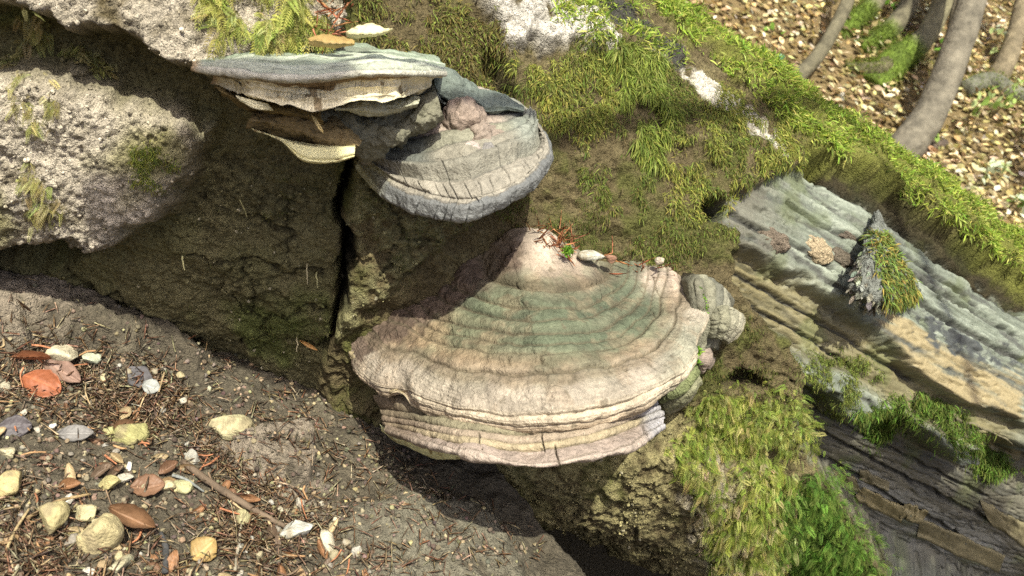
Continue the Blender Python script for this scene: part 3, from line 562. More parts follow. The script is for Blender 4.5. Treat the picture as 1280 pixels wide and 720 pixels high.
# ------------------------------------------------------------------ pieces on the log
def slab(name, rows, colr, ns, nr, seed, amp, sc, mat_, label=None, zb=None):
    global dlog
    keep = dlog
    if zb is not None: dlog = lambda x, y: zat(zb, x, y)
    G, r = loft(rows, ns, nr); dlog = keep
    g = flat(G); n = fbm(g*sc, 4, seed).reshape(nr, ns); G, _ = disp(G, amp*n + amp*.5*fbm(g*sc*4, 3, seed+1).reshape(nr, ns))
    cc = np.ones((len(g), 3))*np.asarray(colr)*(1+.35*fbm(g*90, 4, seed+2))[:, None]
    o = mesh(name, W(flat(G)), gridfaces(nr, ns), mat_, LOG, col=cc)
    if label: o['label'] = label
    return G, o
def sliver(q, colr, seed, out=.003):
    a, b, c_, d_ = [np.array(p, float) for p in q]; t = np.linspace(0, 1, 9)[:, None]; j = lambda k: rng.normal(0, 1.1, (9, 2))
    e1, e2 = a+(b-a)*t+j(0), d_+(c_-d_)*t+j(0); L = lambda w, o: [(x, y, o) for x, y in e1+(e2-e1)*w]
    slab('wood_sliver', [L(-.1, -.03), L(0, out*.8), L(.35, out), L(.7, out), L(1, out*.8), L(1.05, -.03)], colr, 50, 26, seed, .0012, 150, M_WOOD, None, Zlog)
for k_, q in enumerate([[(1040, 588), (1070, 598), (1078, 618), (1044, 604)], [(1078, 609), (1132, 634), (1126, 652), (1066, 622)], [(1076, 586), (1112, 602), (1110, 614), (1076, 600)],
                        [(1150, 648), (1256, 694), (1248, 716), (1146, 670)], [(1130, 628), (1160, 640), (1150, 655), (1124, 646)], [(1195, 520), (1278, 558), (1275, 575), (1198, 545)], [(1225, 625), (1290, 660), (1290, 690), (1235, 650)]]):
    sliver(q, [(.17, .15, .085), (.21, .18, .095), (.14, .125, .075)][k_ % 3], 300+k_*5)
G_stub, stub = slab('branch_stub', [[(1084, 292, -.02), (1097, 262, -.02), (1112, 290, -.02)], [(1086, 286, .01), (1097, 274, .015), (1106, 288, .01)], [(1076, 318, .03), (1096, 306, .045), (1122, 318, .025)], [(1066, 346, .03), (1096, 338, .06), (1140, 344, .03)],
                 [(1060, 362, .02), (1098, 378, .055), (1150, 362, .02)], [(1064, 368, -.02), (1100, 384, -.01), (1146, 370, -.02)]], (.17, .18, .16), 90, 70, 340, .005, 70, M_LOG, 'broken mossy branch stub with grey flaking bark')
for px_, py_, rr_, cl, lb in [(966, 300, .014, (.16, .13, .10), 'crumbly brown knot'), (1047, 322, .013, (.13, .11, .085), None), (1056, 292, .013, (.12, .10, .08), None), (1019, 312, .016, (.36, .29, .19), 'spongy tan disc')]:
    o = lump('knot', None, px_, py_, float(zat(Zlog, px_, py_))+.005, rr_, cl, int(px_), (1.35, .8, .5), .35, 30, M_LOG, 2.0, -.5); o.parent = LOG
    if lb: o['label'] = lb

# ------------------------------------------------------------------ scattering small leaf sized pieces
def scatter(name, tv, tf, pos, dirs, nrm, size, cols, mat_, parent=None, tipc=None, droop=None, wid=None, kind='stuff'):
    """one mesh of many copies of a template (x side, y along, z out); pos..nrm in camera space"""
    n = len(pos); tv = np.asarray(tv, np.float32); dirs = unit(dirs); sd = unit(np.cross(dirs, nrm)); up = np.cross(sd, dirs)
    w = np.ones(n) if wid is None else wid
    L = (tv[None, :, 0:1]*(sd*w[:, None])[:, None] + tv[None, :, 1:2]*dirs[:, None] + tv[None, :, 2:3]*up[:, None])*size[:, None, None]
    if droop is not None: L = L + (tv[None, :, 1:2]**2)*(droop*size[:, None])[:, None]
    P = (pos[:, None]+L).reshape(-1, 3); k = len(tv)
    c_ = np.repeat(cols[:, None], k, 1)
    if tipc is not None: c_ = c_*(1-tv[None, :, 1:2]*.5-.5+.5) + 0 if False else c_*(.75+.45*np.clip(tv[None, :, 1:2], 0, 1))
    fl = [(np.arange(n)[:, None, None]*k + np.asarray(f)[None]).reshape(-1, np.asarray(f).shape[1]) for f in tf]
    o = mesh(name, W(P), fl, mat_, parent, col=c_.reshape(-1, 3), smooth=False)
    if kind: o['kind'] = kind
    return o
T_STRAND = ([(-.06, 0, 0), (.06, 0, 0), (.075, .5, .05), (-.075, .5, .05), (0, 1, 0)], [[(0, 1, 2, 3)], [(3, 2, 4)]])
def t_frond(n=8):
    v, q, t = [(-.012, 0, 0), (.012, 0, 0), (0, 1, 0)], [], [(0, 1, 2)]
    for k in range(n):
        y = .12+.78*k/n; l = .21*(1-.7*(k/n)**1.6)+.03
        for s_ in (-1, 1):
            i = len(v); v += [(0, y, 0), (s_*l*.6, y+l*.28, .05), (s_*l, y+l*.8, -.02), (s_*l*.5, y+l*.5, .03)]; q.append((i, i+1, i+2, i+3))
    return v, [q, t]
T_FROND = t_frond()
T_NEEDLE = ([(-.03, 0, 0), (.03, 0, 0), (.035, .5, .04), (-.035, .5, .04), (.01, 1, 0), (-.01, 1, 0), (0, .5, .09)], [[(0, 1, 2, 3), (3, 2, 4, 5)], [(3, 6, 0), (6, 2, 1), (3, 5, 6), (6, 4, 2)]])
T_LEAF = ([(0, 0, 0), (-.2, .2, .06), (0, .25, 0), (.2, .2, .07), (-.3, .5, .12), (0, .5, .03), (.3, .5, .10), (-.2, .8, .10), (0, .8, .06), (.2, .8, .14), (0, 1.05, .12)],
          [[(1, 2, 5, 4), (2, 3, 6, 5), (4, 5, 8, 7), (5, 6, 9, 8)], [(0, 2, 1), (0, 3, 2), (7, 8, 10), (8, 9, 10)]])
DOWN = -zc
def onlog(weight, n, spread=.0015):
    w = np.where(FRONT > -1, weight, 0)*1.0; w = np.clip(w, 0, None); w /= w.sum(); i = rng.choice(len(w), n, p=w)
    return Pl[i] + rng.normal(0, spread, (n, 3)), LN[i]
def pal(n, cols, var=.25): c_ = np.asarray(cols)[rng.integers(0, len(cols), n)]*(1+rng.normal(0, .07, (n, 3))); return c_*(1+rng.normal(0, var, (n, 1))).clip(.35, 1.8)
def moss(label, weight, n, ln, cols, out=.6, down=.7, droop=.5, tmpl=T_STRAND, lift=0., lnf=1., wid=(.7, 1.2), rnd=.65, parent=None):
    n = int(n*(2.3 if tmpl is T_STRAND else 1.7)); ln = (ln[0]*.36, ln[1]*.42) if tmpl is T_STRAND else (ln[0]*.42, ln[1]*.52)
    ln = (ln[0]*lnf, ln[1]*lnf)
    p, nn = onlog(weight, n); tdn = unit(DOWN - nn*(nn @ DOWN)[:, None])
    d = nn*out + tdn*down + rng.normal(0, rnd, (n, 3)); s = ln[0]*.7+(ln[1]*1.25-ln[0]*.7)*rng.random(n)**1.6
    if lift:
        f = sstep(-.25, .5, fbm(p*45, 3, 401+int(n) % 50)); p = p + nn*(f*lift*rng.uniform(.3, 1, n))[:, None]
    o = scatter('moss', *tmpl, p, d, nn + rng.normal(0, .5, (n, 3)), s, pal(n, cols), M_MOSS, LOG if parent is None else parent, tipc=1, droop=np.ones((n, 3))*DOWN*droop, wid=rng.uniform(*wid, n))
    o['label'] = label; return o
def wr(poly, soft=10, jit=1.5, patch=.0, psc=28, seed=0):
    m = sstep(-soft, soft, sdf(poly, lx2+jx*jit, ly2+jy*jit))*(FRONT > .3)
    return m*sstep(patch-.06, patch+.24, fbm(Pb*psc, 3, 420+seed)+.7*n_hi+.3*n_mid)
YG, OL, BR, GRN, ST = (.205, .255, .05), (.11, .15, .03), (.15, .12, .05), (.15, .25, .03), (.40, .36, .20)
nw = 1-R_wood
moss('short olive moss hanging over the upper face', wr([(600, 60), (690, 80), (740, 30), (830, 70), (900, 120), (1005, 165), (1012, 215), (960, 225), (920, 245), (905, 330), (860, 320), (800, 330), (730, 280), (700, 200), (690, 150), (640, 110)], 14, 1.5, .06, 30, 1)*nw*(1-R_white)*(1-R_dkw), 20000, (.006, .013), [YG, OL, OL, (.2, .2, .05), BR], .45, .8, .4)
moss('thin olive film on the shaded face', wr([(560, 270), (700, 230), (900, 300), (900, 400), (860, 340), (720, 310), (640, 290)], 14, 1.5, .05, 24, 2)*nw + .6*wr([(840, 500), (930, 400), (1000, 440), (1010, 490), (900, 520)], 10, 1.5, 0, 30, 12)*nw, 9000, (.004, .008), [OL, BR, (.12, .13, .03)], .5, .6)
moss('bright green hanging tuft', wr([(752, 70), (795, 55), (826, 90), (838, 150), (825, 195), (795, 190), (775, 130)], 8, 1.), 10000, (.012, .022), [(.15, .20, .035), (.19, .24, .04), (.22, .25, .06)], .4, 1., .5, lift=.010, lnf=1.25, wid=(.45, .8))
moss('lighter moss tufts', wr([(640, 80), (700, 75), (770, 60), (780, 130), (740, 180), (690, 160)], 10, 1., -.1, 40, 3) + wr([(900, 110), (1000, 170), (1010, 225), (960, 215), (900, 200), (850, 190)], 12, 1., -.05, 36, 4)*nw + .7*wr([(820, 180), (900, 170), (920, 240), (890, 290), (830, 250)], 12, 1., -.05, 36, 5), 9000, (.008, .016), [(.24, .26, .05), (.30, .29, .07), (.19, .23, .045)], .45, .9, .4, lift=.006)
moss('sunlit moss along the top ridge', sstep(15, 7, sdl([(800, -34), (850, 22), (905, 72), (985, 140), (1075, 196), (1150, 244), (1215, 286), (1320, 355)], lx2, ly2))*(FRONT > .0)*sstep(-.35, .2, fbm(Pb*26, 3, 430)) + .8*sstep(-4, 10, sdf([(800, -60), (820, 10), (905, 48), (985, 114), (1075, 172), (1150, 222), (1215, 264), (1310, 332), (1500, 480), (1500, 300), (1150, 60), (900, -100)], lx2+jx, ly2+jy))*(FRONT > .0) + .6*wr([(650, -40), (760, -40), (830, 40), (860, 75), (800, 60), (740, 40), (700, 20)], 10, 1.2, -.1, 40, 6), 36000, (.008, .016), [(.32, .40, .06), (.26, .36, .045), (.19, .29, .04), (.40, .42, .11)], .9, .3, .2, lift=.008, lnf=1.5)
moss('brown and yellow moss above the shelves', wr([(450, -20), (600, -20), (640, 60), (640, 120), (570, 110), (520, 70), (455, 55)], 10, 1.5, -.1, 30, 7), 8000, (.007, .015), [BR, YG, (.2, .17, .05), (.12, .10, .04)], .6, .6, .4, lift=.006)
moss('drooping feather moss at the top', wr([(245, -20), (395, -20), (405, 30), (385, 62), (330, 50), (280, 40)], 6, 1., -.2, 40, 8), 900, (.018, .032), [(.36, .38, .10), (.28, .32, .07), (.42, .40, .16)], .6, .8, .5, T_FROND, .012)
moss('trailing strands on the left bark', wr([(10, 60), (45, 50), (60, 120), (55, 200), (70, 260), (45, 290), (25, 200), (20, 130)], 7, 1.5, 0, 40, 9) + wr([(84, 60), (105, 58), (138, 88), (130, 100), (100, 85)], 5, .8) + .6*wr([(10, 0), (70, 0), (60, 50), (15, 40)], 5, 1.), 420, (.016, .03), [(.36, .36, .12), (.30, .28, .10), (.42, .38, .18)], .5, 1., .4, T_FROND, .006, lnf=.8)
moss('low moss patch in the sunlit bark', wr([(170, 185), (205, 175), (215, 215), (205, 240), (170, 225)], 8, 1.5), 1500, (.004, .008), [(.26, .28, .05), OL], .7, .4)
W_fm = wr([(835, 560), (885, 488), (930, 500), (990, 495), (1002, 560), (985, 600), (975, 730), (905, 730), (900, 660), (870, 600)], 10, 1.5, -.2, 30, 10)
moss('pale feather moss cushion', W_fm, 8400, (.012, .024), [(.34, .36, .09), (.25, .30, .05), (.40, .38, .15), (.18, .26, .04)], .7, .7, .4, T_FROND, .022, lnf=1.12)
moss('straw coloured old moss', wr([(860, 600), (930, 590), (985, 610), (975, 730), (910, 720), (890, 660)], 12, 2., -.1, 30, 11), 3240, (.012, .022), [ST, (.48, .42, .26), (.33, .30, .13)], .6, .8, .4, T_FROND, .014, lnf=1.12)
moss('vivid green moss clump', wr([(965, 625), (1000, 590), (1040, 592), (1052, 640), (1085, 665), (1108, 700), (1105, 740), (960, 740)], 7, 1., -.4, 30, 12), 7800, (.013, .024), [(.11, .22, .03), (.16, .28, .045), (.08, .15, .022), (.18, .25, .05)], .8, .5, .4, T_FROND, .035, lnf=1.12)
moss('moss bright at the feather cushion head', wr([(830, 560), (885, 490), (935, 510), (990, 500), (1000, 545), (930, 570), (860, 590)], 8, 1.5, -.05, 40, 13), 2200, (.008, .016), [(.19, .27, .045), (.28, .33, .07), (.36, .38, .12)], .9, .4, .3, T_FROND, .02)
moss('dark green moss fringe on the overhanging wood', wr([(1072, 520), (1120, 490), (1180, 505), (1235, 545), (1262, 590), (1240, 600), (1200, 560), (1140, 530), (1090, 560)], 6, 1., -.25, 40, 14), 7000, (.009, .02), [(.08, .14, .02), (.14, .17, .035), OL, (.12, .22, .03)], .5, 1., .5, lift=.016)
moss('olive moss on the lower bark edge', wr([(1000, 440), (1085, 455), (1090, 500), (1050, 530), (1010, 500)], 8, 1.5, -.05, 40, 15), 3500, (.006, .012), [OL, YG, (.12, .13, .035)], .6, .7, .4, lift=.008)
moss('scattered moss film on the dark face', wr([(220, 180), (415, 220), (400, 430), (330, 440), (230, 330)], 20, 2., .22, 26, 16)+.6*wr([(450, 220), (560, 220), (600, 270), (470, 380)], 14, 1.5, .2, 30, 17), 3000, (.003, .006), [(.09, .11, .025), (.12, .13, .04)], .7, .5)
for p, q in MOSSDOTS:
    o = scatter('moss', *T_STRAND, p, q, rng.normal(0, 1, q.shape), rng.uniform(.003, .006, len(p)), pal(len(p), [(.16, .32, .03), (.22, .38, .05)]), M_MOSS, None, tipc=1, wid=np.full(len(p), 2.)); adopt(f1root, o)
# moss and flaking bark on the stub
gs = flat(G_stub); Ns = flat(disp(G_stub, np.zeros(G_stub.shape[:2]))[1]); sx, sy, _ = pix(gs)
def onstub(n, poly):
    w = sstep(-4, 4, sdf(poly, sx, sy)); i = rng.choice(len(gs), n, p=w/w.sum()); return gs[i]+rng.normal(0, .0015, (n, 3)), Ns[i]
p, nn = onstub(2600, [(1090, 290), (1110, 290), (1140, 340), (1148, 372), (1110, 380), (1095, 330)])
o = scatter('moss', *T_STRAND, p, nn*.8+DOWN*.7+rng.normal(0, .4, p.shape), nn, rng.uniform(.006, .013, len(p)), pal(len(p), [YG, OL, (.3, .24, .06), (.16, .24, .06)]), M_MOSS, LOG, tipc=1, droop=np.ones(p.shape)*DOWN*.4); o['label'] = 'moss on the branch stub'
p, nn = onstub(110, [(1060, 350), (1080, 305), (1090, 320), (1092, 365), (1110, 385), (1080, 380)])
o = scatter('bark_flakes', *T_LEAF, p+nn*.001, DOWN*.9+nn*.12+rng.normal(0, .25, p.shape), nn+rng.normal(0, .2, p.shape), rng.uniform(.006, .013, len(p)), pal(len(p), [(.24, .24, .19), (.32, .32, .26), (.17, .165, .13)]), M_LOG, LOG)

# ------------------------------------------------------------------ soil bank: stones, leaves, twigs, needles
def gpos(px_, py_):
    d = float(zat(Zg, px_, py_)); return px3(float(px_), float(py_), d), d
def stone_mesh(seed, n=22, cuts=9):
    r_ = np.random.default_rng(seed); a, b = np.meshgrid(np.linspace(0, math.pi, n), np.linspace(0, 2*math.pi, 2*n, endpoint=False), indexing='ij')
    u = np.stack([np.sin(a)*np.cos(b), np.cos(a), np.sin(a)*np.sin(b)], -1).reshape(-1, 3)
    for _ in range(cuts):
        m = unit(r_.normal(size=3)); k = r_.uniform(.5, .8); dd = u @ m; u = u - np.maximum(dd-k, 0)[:, None]*m*.93
    u = u*(1+.10*fbm(u*2.2+seed, 4, seed)+.03*fbm(u*9+seed, 3, seed+1))[:, None]; return u/np.abs(u).max(0), n
def stone(px_, py_, w, h_, colr, label, seed, group=None, rot=0., d=None, n=22, name='stone'):
    P, dd = gpos(px_, py_)
    if d is not None: dd = d; P = px3(float(px_), float(py_), dd)
    u, n = stone_mesh(seed, n); sx_, sy_ = w*dd/FPX/2, h_*dd/FPX/2; u = u*np.array([sx_, sy_, (sx_+sy_)*.5])
    cr, sr = math.cos(rot), math.sin(rot); u = np.stack([u[:, 0]*cr-u[:, 1]*sr, u[:, 0]*sr+u[:, 1]*cr, u[:, 2]], -1)
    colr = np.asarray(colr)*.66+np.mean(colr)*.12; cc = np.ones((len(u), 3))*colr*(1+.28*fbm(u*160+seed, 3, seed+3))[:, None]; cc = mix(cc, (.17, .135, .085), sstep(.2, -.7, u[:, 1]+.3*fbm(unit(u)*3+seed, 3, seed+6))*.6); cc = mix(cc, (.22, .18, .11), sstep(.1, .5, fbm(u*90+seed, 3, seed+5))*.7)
    ctr = P + GN*min(sx_, sy_)*.35; o = mesh(name, W(u)-CP, gridfaces(n, 2*n, True), M_STONE, col=cc); o.location = W(ctr); tag(o, label, 'stone' if name == 'stone' else name, group); return o
CR, YL, GY = (.46, .42, .29), (.38, .33, .19), (.40, .39, .34)
for k_, a in enumerate([
    (78, 447, 46, 28, (.60, .54, .36), 'pale cream stone just behind the glossy orange-brown leaf', .0), (113, 450, 27, 17, (.44, .48, .34), 'greenish white chip touching the pale cream stone', -.1),
    (131, 478, 11, 20, (.54, .48, .26), 'upright yellow pebble right of the glossy brown leaf', 0), (158, 544, 54, 27, (.40, .38, .13), 'yellow-green flat stone in the middle of the soil bank', -.15),
    (137, 541, 17, 15, (.42, .40, .16), 'small yellow-green stone against the flat yellow-green one', 0), (4, 487, 17, 19, CR, 'cream stone cut by the frame level with the brown leaf', 0),
    (9, 610, 38, 33, (.55, .44, .18), 'pointed ochre stone cut by the frame edge', .5), (66, 652, 42, 42, (.46, .39, .17), 'ochre stone beside the largest stone of the bank', .2),
    (120, 679, 64, 60, (.55, .46, .22), 'largest stone of the bank, blocky and sandy yellow', .1), (107, 644, 26, 22, (.52, .46, .24), 'yellow stone peeping out behind the largest stone', 0),
    (123, 655, 21, 12, (.60, .54, .32), 'small cream chip lying on top of the largest stone', 0), (283, 537, 66, 33, (.56, .51, .27), 'flat cream slab perched beside the pink soil block', -.06),
    (240, 576, 18, 26, (.36, .35, .30), 'grey wedge stone at the thick end of the rough twig', .3), (302, 650, 28, 22, (.46, .42, .20), 'yellowish stone just below the rough twig', 0),
    (367, 665, 46, 25, (.58, .58, .50), 'whitish angular stone past the tip of the rough twig', .1), (411, 685, 22, 44, (.60, .54, .38), 'tall cream stone leaning near the grey mound', .45),
    (146, 710, 46, 20, (.50, .48, .30), 'long pale wedge stone under the largest stone', .5), (207, 609, 28, 14, (.60, .52, .28), 'creamy flake pair member touching the brown torn leaf', .1),
    (231, 611, 32, 19, (.44, .42, .20), 'olive-yellow flake beyond the brown torn leaf', -.35), (135, 607, 28, 20, (.48, .42, .16), 'crumbly ochre stone with a grass stalk across it', .2),
    (87, 625, 13, 15, (.66, .62, .52), 'white chip above the ochre stone', 0), (34, 673, 18, 12, (.52, .46, .26), 'flat cream pebble below left of the ochre stone', 0),
    (161, 585, 9, 14, (.70, .68, .62), 'bright white oval pebble standing in the dark soil', 0), (152, 599, 30, 12, (.62, .58, .46), 'thin white flake beneath the bright oval pebble', .1),
    (111, 716, 16, 12, (.68, .64, .54), 'white pebble at the foot of the largest stone', 0), (128, 706, 17, 12, (.36, .25, .12), 'tan-brown pebble under the largest stone', .2), (148, 696, 10, 13, (.5, .42, .22), 'tiny ochre pebble right of the largest stone', 0),
    (10, 568, 22, 18, (.56, .5, .30), 'cream stone at the frame below the dark leaf', 0), (225, 470, 12, 9, (.5, .42, .22), 'tan pebble at the foot of the dark trunk face', 0), (262, 488, 7, 10, (.5, .5, .34), 'small pale pebble high beside the trunk face', 0),
    (314, 676, 10, 13, GY, 'grey-white pebble under the yellowish stone', 0), (445, 690, 14, 16, GY, 'grey pebble beside the tall cream stone', 0), (66, 533, 10, 8, (.7, .66, .56), 'white chip below the glossy leaf', 0)]):
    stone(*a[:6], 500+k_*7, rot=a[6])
stone(738, 322, 36, 15, (.58, .57, .48), 'white pebble resting on top of the largest bracket fungus', 701, d=float(dlog(738, 322))-.02)
stone(762, 325, 16, 13, (.34, .17, .10), 'brown seed husk beside the white pebble on the fungus', 702, d=float(dlog(762, 325))-.02, name='seed_husk')
stone(824, 328, 14, 11, (.50, .42, .32), 'beige pebble at the back edge of the largest bracket fungus', 703, d=float(dlog(824, 330))-.02)
bankpoly = [(-30, 430), (60, 420), (200, 450), (260, 560), (430, 640), (470, 740), (-30, 740)]
def inbank(n, poly=bankpoly, pw=1.):
    out = []
    while len(out) < n:
        x, y = rng.uniform(-30, 640), rng.uniform(360, 740)
        if sdf(poly, np.array([x]), np.array([y]))[0] > 0: out.append((x, y))
    return out
for k_, (x, y) in enumerate(inbank(110)):
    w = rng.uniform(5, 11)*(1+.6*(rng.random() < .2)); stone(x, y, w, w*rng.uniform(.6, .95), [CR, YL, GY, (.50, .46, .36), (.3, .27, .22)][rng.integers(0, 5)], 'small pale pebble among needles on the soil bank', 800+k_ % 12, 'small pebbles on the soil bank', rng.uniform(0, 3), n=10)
def dleaf(px_, py_, w, h_, colr, label, seed, rot=0., curl=.25, cup=.2, d=None, name='dry_leaf', group=None, mat_=None, tilt=None, lobed=0., up=.006):
    P, dd = gpos(px_, py_)
    if d is not None: dd = d; P = px3(float(px_), float(py_), dd)
    nu, nv = 26, 15; a, b = np.meshgrid(np.linspace(0, 1, nu), np.linspace(-1, 1, nv), indexing='ij')
    hw = np.power(np.sin(np.pi*np.clip(a*.96+.02, 0, 1)), .75)*(1+.03*np.sin(a*26+seed)*np.abs(b)+.10*fbm(np.stack([a*5+seed, np.sign(b), 0*a], -1).reshape(-1, 3), 3, seed+9).reshape(a.shape)+lobed*np.sin(a*9+seed)); nzv = fbm(np.stack([a*2+seed, b, 0*a], -1).reshape(-1, 3), 3, seed).reshape(a.shape)
    L, H = w*dd/FPX, h_*dd/FPX*.5; X = (a-.5)*L; Y = b*hw*H; Z = L*(curl*(4*(a-.5)**2)*.35 + cup*b*b*.35*hw + .10*nzv) - .0003*np.cos(np.abs(b)*9-a*40)*(np.abs(b) > .1) - .001*(np.abs(b) < .1)
    cr, sr = math.cos(rot), math.sin(rot); X, Y = X*cr-Y*sr, X*sr+Y*cr
    N_ = unit(GN*.6+np.array([0, 0, .55])) if tilt is None else unit(np.array(tilt)); ux = unit(np.array([1, 0, 0])-N_*N_[0]); uy = np.cross(N_, ux)
    V = X[..., None]*ux + Y[..., None]*uy + Z[..., None]*N_
    V2 = V - N_*.0008; n0 = nu*nv; f = gridfaces(nu, nv); ed = np.r_[np.arange(nv), np.arange(1, nu)*nv+nv-1, (nu-1)*nv+np.arange(nv-2, -1, -1), np.arange(nu-2, 0, -1)*nv]; e2 = np.roll(ed, -1)
    F_ = np.r_[f, f[:, ::-1]+n0, np.stack([ed, e2, e2+n0, ed+n0], 1)]
    cc = np.ones((n0, 3))*np.asarray(colr)*(1+.25*nzv.reshape(-1, 1)); cc = cc*(1+.35*(np.abs(b) < .1).reshape(-1, 1))
    o = mesh(name, W(np.r_[V.reshape(-1, 3), V2.reshape(-1, 3)])-CP, F_, mat_ or M_LEAF, col=np.r_[cc, cc]); o.location = W(P+N_*up); tag(o, label, 'leaf', group); return o
dleaf(54, 483, 50, 40, (.30, .10, .045), 'glossy orange-brown leaf lying cupped on the soil bank', 3, -.35, -.5, -.5, up=.012)
dleaf(78, 466, 60, 26, (.27, .175, .135), 'torn pinkish leaf beneath the glossy orange-brown leaf', 4, -.5, .2, .2)
dleaf(180, 480, 54, 24, (.13, .125, .13), 'dull grey leaf with a pale rounded tip', 5, -.55, .2, .3, lobed=.25); dleaf(190, 487, 22, 20, (.30, .31, .29), 'pale grey leaf scrap at the end of the dull grey leaf', 6, -.3)
dleaf(20, 537, 40, 32, (.085, .075, .08), 'dark slate-brown leaf flat on the soil', 7, .2, .1, .1); dleaf(96, 545, 42, 22, (.20, .19, .18), 'grey papery leaf between needles and the yellow-green stone', 8, .1, .1)
dleaf(186, 611, 40, 30, (.22, .125, .075), 'torn brown leaf beside the creamy flakes', 9, .2, .3, .4); dleaf(168, 652, 62, 26, (.19, .105, .055), 'crisp curled brown leaf right of the largest stone', 10, -.35, .5, .8)
dleaf(256, 690, 34, 34, (.36, .25, .10), 'tan curled leaf low on the bank below the twig', 11, .9, .4, .6); dleaf(42, 452, 44, 8, (.36, .16, .08), 'rolled rusty leaf strip above the glossy leaf', 12, .1, .3, .9)
ft = (.1, .75, .6)
dleaf(462, 54, 58, 24, (.62, .56, .34), 'pale straw leaf lying on the mint-white shelf', 13, .35, .3, .4, d=float(dlog(460, 60))-.075, tilt=ft); dleaf(415, 68, 56, 13, (.46, .33, .13), 'golden brown curled leaf on the mint-white shelf', 14, .1, .3, .6, d=float(dlog(415, 66))-.085, tilt=ft)
dleaf(368, 64, 44, 22, (.26, .31, .25), 'grey-green rounded leaf at the back of the mint-white shelf', 15, -.1, .2, -.4, d=float(dlog(368, 62))-.05, tilt=ft)
dleaf(388, 433, 26, 5, (.48, .28, .10), 'orange sliver of leaf stuck to the dark trunk face', 16, -.5, .2, .3, d=float(zat(Zlog, 388, 433))-.003, tilt=(0, .2, 1)); dleaf(400, 160, 30, 5, (.52, .42, .2), 'straw sliver on the dark lumps of the pale shelf', 17, -1.0, .2, .2, d=float(dlog(400, 160))-.13, tilt=(0, .2, 1))
for k_ in range(60):
    x, y = inbank(1, [(-30, 500), (150, 500), (260, 600), (430, 660), (470, 740), (-30, 740)])[0]
    dleaf(x, y, rng.uniform(16, 34), rng.uniform(6, 15), [(.24, .125, .06), (.28, .19, .10), (.17, .095, .055), (.36, .28, .16), (.13, .09, .06)][rng.integers(0, 5)], 'small dry brown leaf fragment in the litter of the soil bank', 20+k_, rng.uniform(-1.5, 1.5), rng.uniform(-.4, .6), rng.uniform(0, .9), group='leaf fragments on the soil bank', up=rng.uniform(-.001, .006))
def tube(name, P, rad, colr, mat_, ring=10, seed=0, parent=None, rough=.12):
    P = np.asarray(P, float); n = max(12, len(P)*6); L = np.linspace(0, 1, len(P)); t = np.linspace(0, 1, n); C_ = spl(L, P, t); R_ = np.interp(t, L, rad)
    tg = unit(np.gradient(C_, axis=0)); a = unit(np.cross(tg, np.array([.31, .22, .92]))); b = np.cross(tg, a); ph = np.linspace(0, 2*math.pi, ring, endpoint=False)
    V = C_[:, None] + (np.cos(ph)[None, :, None]*a[:, None]+np.sin(ph)[None, :, None]*b[:, None])*R_[:, None, None]; ctr = np.repeat(C_[:, None], ring, 1)
    s_ = 1+rough*fbm(flat(V)/max(np.mean(rad), 1e-4)*.7+seed, 3, seed); V = flat(ctr)+(flat(V)-flat(ctr))*s_[:, None]
    cc = np.ones((len(V), 3))*np.asarray(colr)*(1+.3*fbm(V/max(np.mean(rad), 1e-4)*.6+seed, 3, seed+1))[:, None]
    V = np.r_[V, C_[:1], C_[-1:]]; cc = np.r_[cc, cc[:1], cc[-1:]]; k0, k1 = len(V)-2, len(V)-1; i = np.arange(ring); j = (i+1) % ring
    tri = np.r_[np.stack([np.full(ring, k0), j, i], 1), np.stack([np.full(ring, k1), (n-1)*ring+i, (n-1)*ring+j], 1)]
    return mesh(name, W(V), [gridfaces(n, ring, True), tri], mat_, parent, col=cc), V, cc
def twig(pts, wpx, colr, label, seed, group=None, lift=.004, cat='twig'):
    P = []; rad = []
    for x, y in pts: p_, d_ = gpos(x, y); P.append(p_+GN*lift); rad.append(wpx*d_/FPX/2)
    rad[-1] *= .6; o, _, _ = tube('twig', P, rad, colr, M_BARK, 8, seed); tag(o, label, cat, group); return o
twig([(226, 583), (262, 610), (300, 634), (330, 652), (354, 664)], 9, (.13, .095, .065), 'thick rough dark twig slanting across the soil bank', 1, lift=.006)
twig([(214, 598), (232, 604), (254, 619)], 4, (.16, .17, .16), 'thin grey twig lying above the rough twig', 2); twig([(34, 652), (70, 632), (112, 622)], 5, (.28, .2, .1), 'pale brown stalk left of the ochre stone', 3)
twig([(8, 690), (20, 665), (36, 640)], 4, (.42, .32, .17), 'straw stalk standing near the frame edge', 4); twig([(292, 718), (296, 690), (300, 660)], 4, (.30, .27, .2), 'grey stalk below the yellowish stone', 5); twig([(205, 720), (206, 690), (200, 670)], 8, (.05, .05, .05), 'blackened twig in the hollow right of the largest stone', 6)
for k_ in range(60):
    x, y = inbank(1)[0]; l = rng.uniform(12, 40); a_ = rng.uniform(0, math.pi); dx, dy = math.cos(a_)*l/2, math.sin(a_)*l/2*.7; b_ = rng.uniform(-4, 4)
    twig([(x-dx, y-dy), (x+b_, y+b_*.7), (x+dx, y+dy)], rng.uniform(1.6, 3), [(.30, .18, .09), (.2, .14, .09), (.4, .3, .17), (.33, .14, .07)][rng.integers(0, 4)], 'thin dry stalk in the litter of the soil bank', 30+k_, 'thin dry stalks on the soil bank', rng.uniform(.002, .008))
gv = np.where(gd2 < 2, 1, 0)
W_bank = np.maximum(sstep(-30, 30, sdf(bankpoly, gx2, gy2)), .3*sstep(-30, 40, sdf([(-420, 420), (60, 400), (200, 440), (260, 550), (430, 640), (520, 740), (560, 1050), (-420, 1050)], gx2, gy2)))*gv
def onground(w, n, jit=.0015): i = rng.choice(len(w), n, p=w/w.sum()); return Pg[i]+rng.normal(0, jit, (n, 3)), GNn[i]
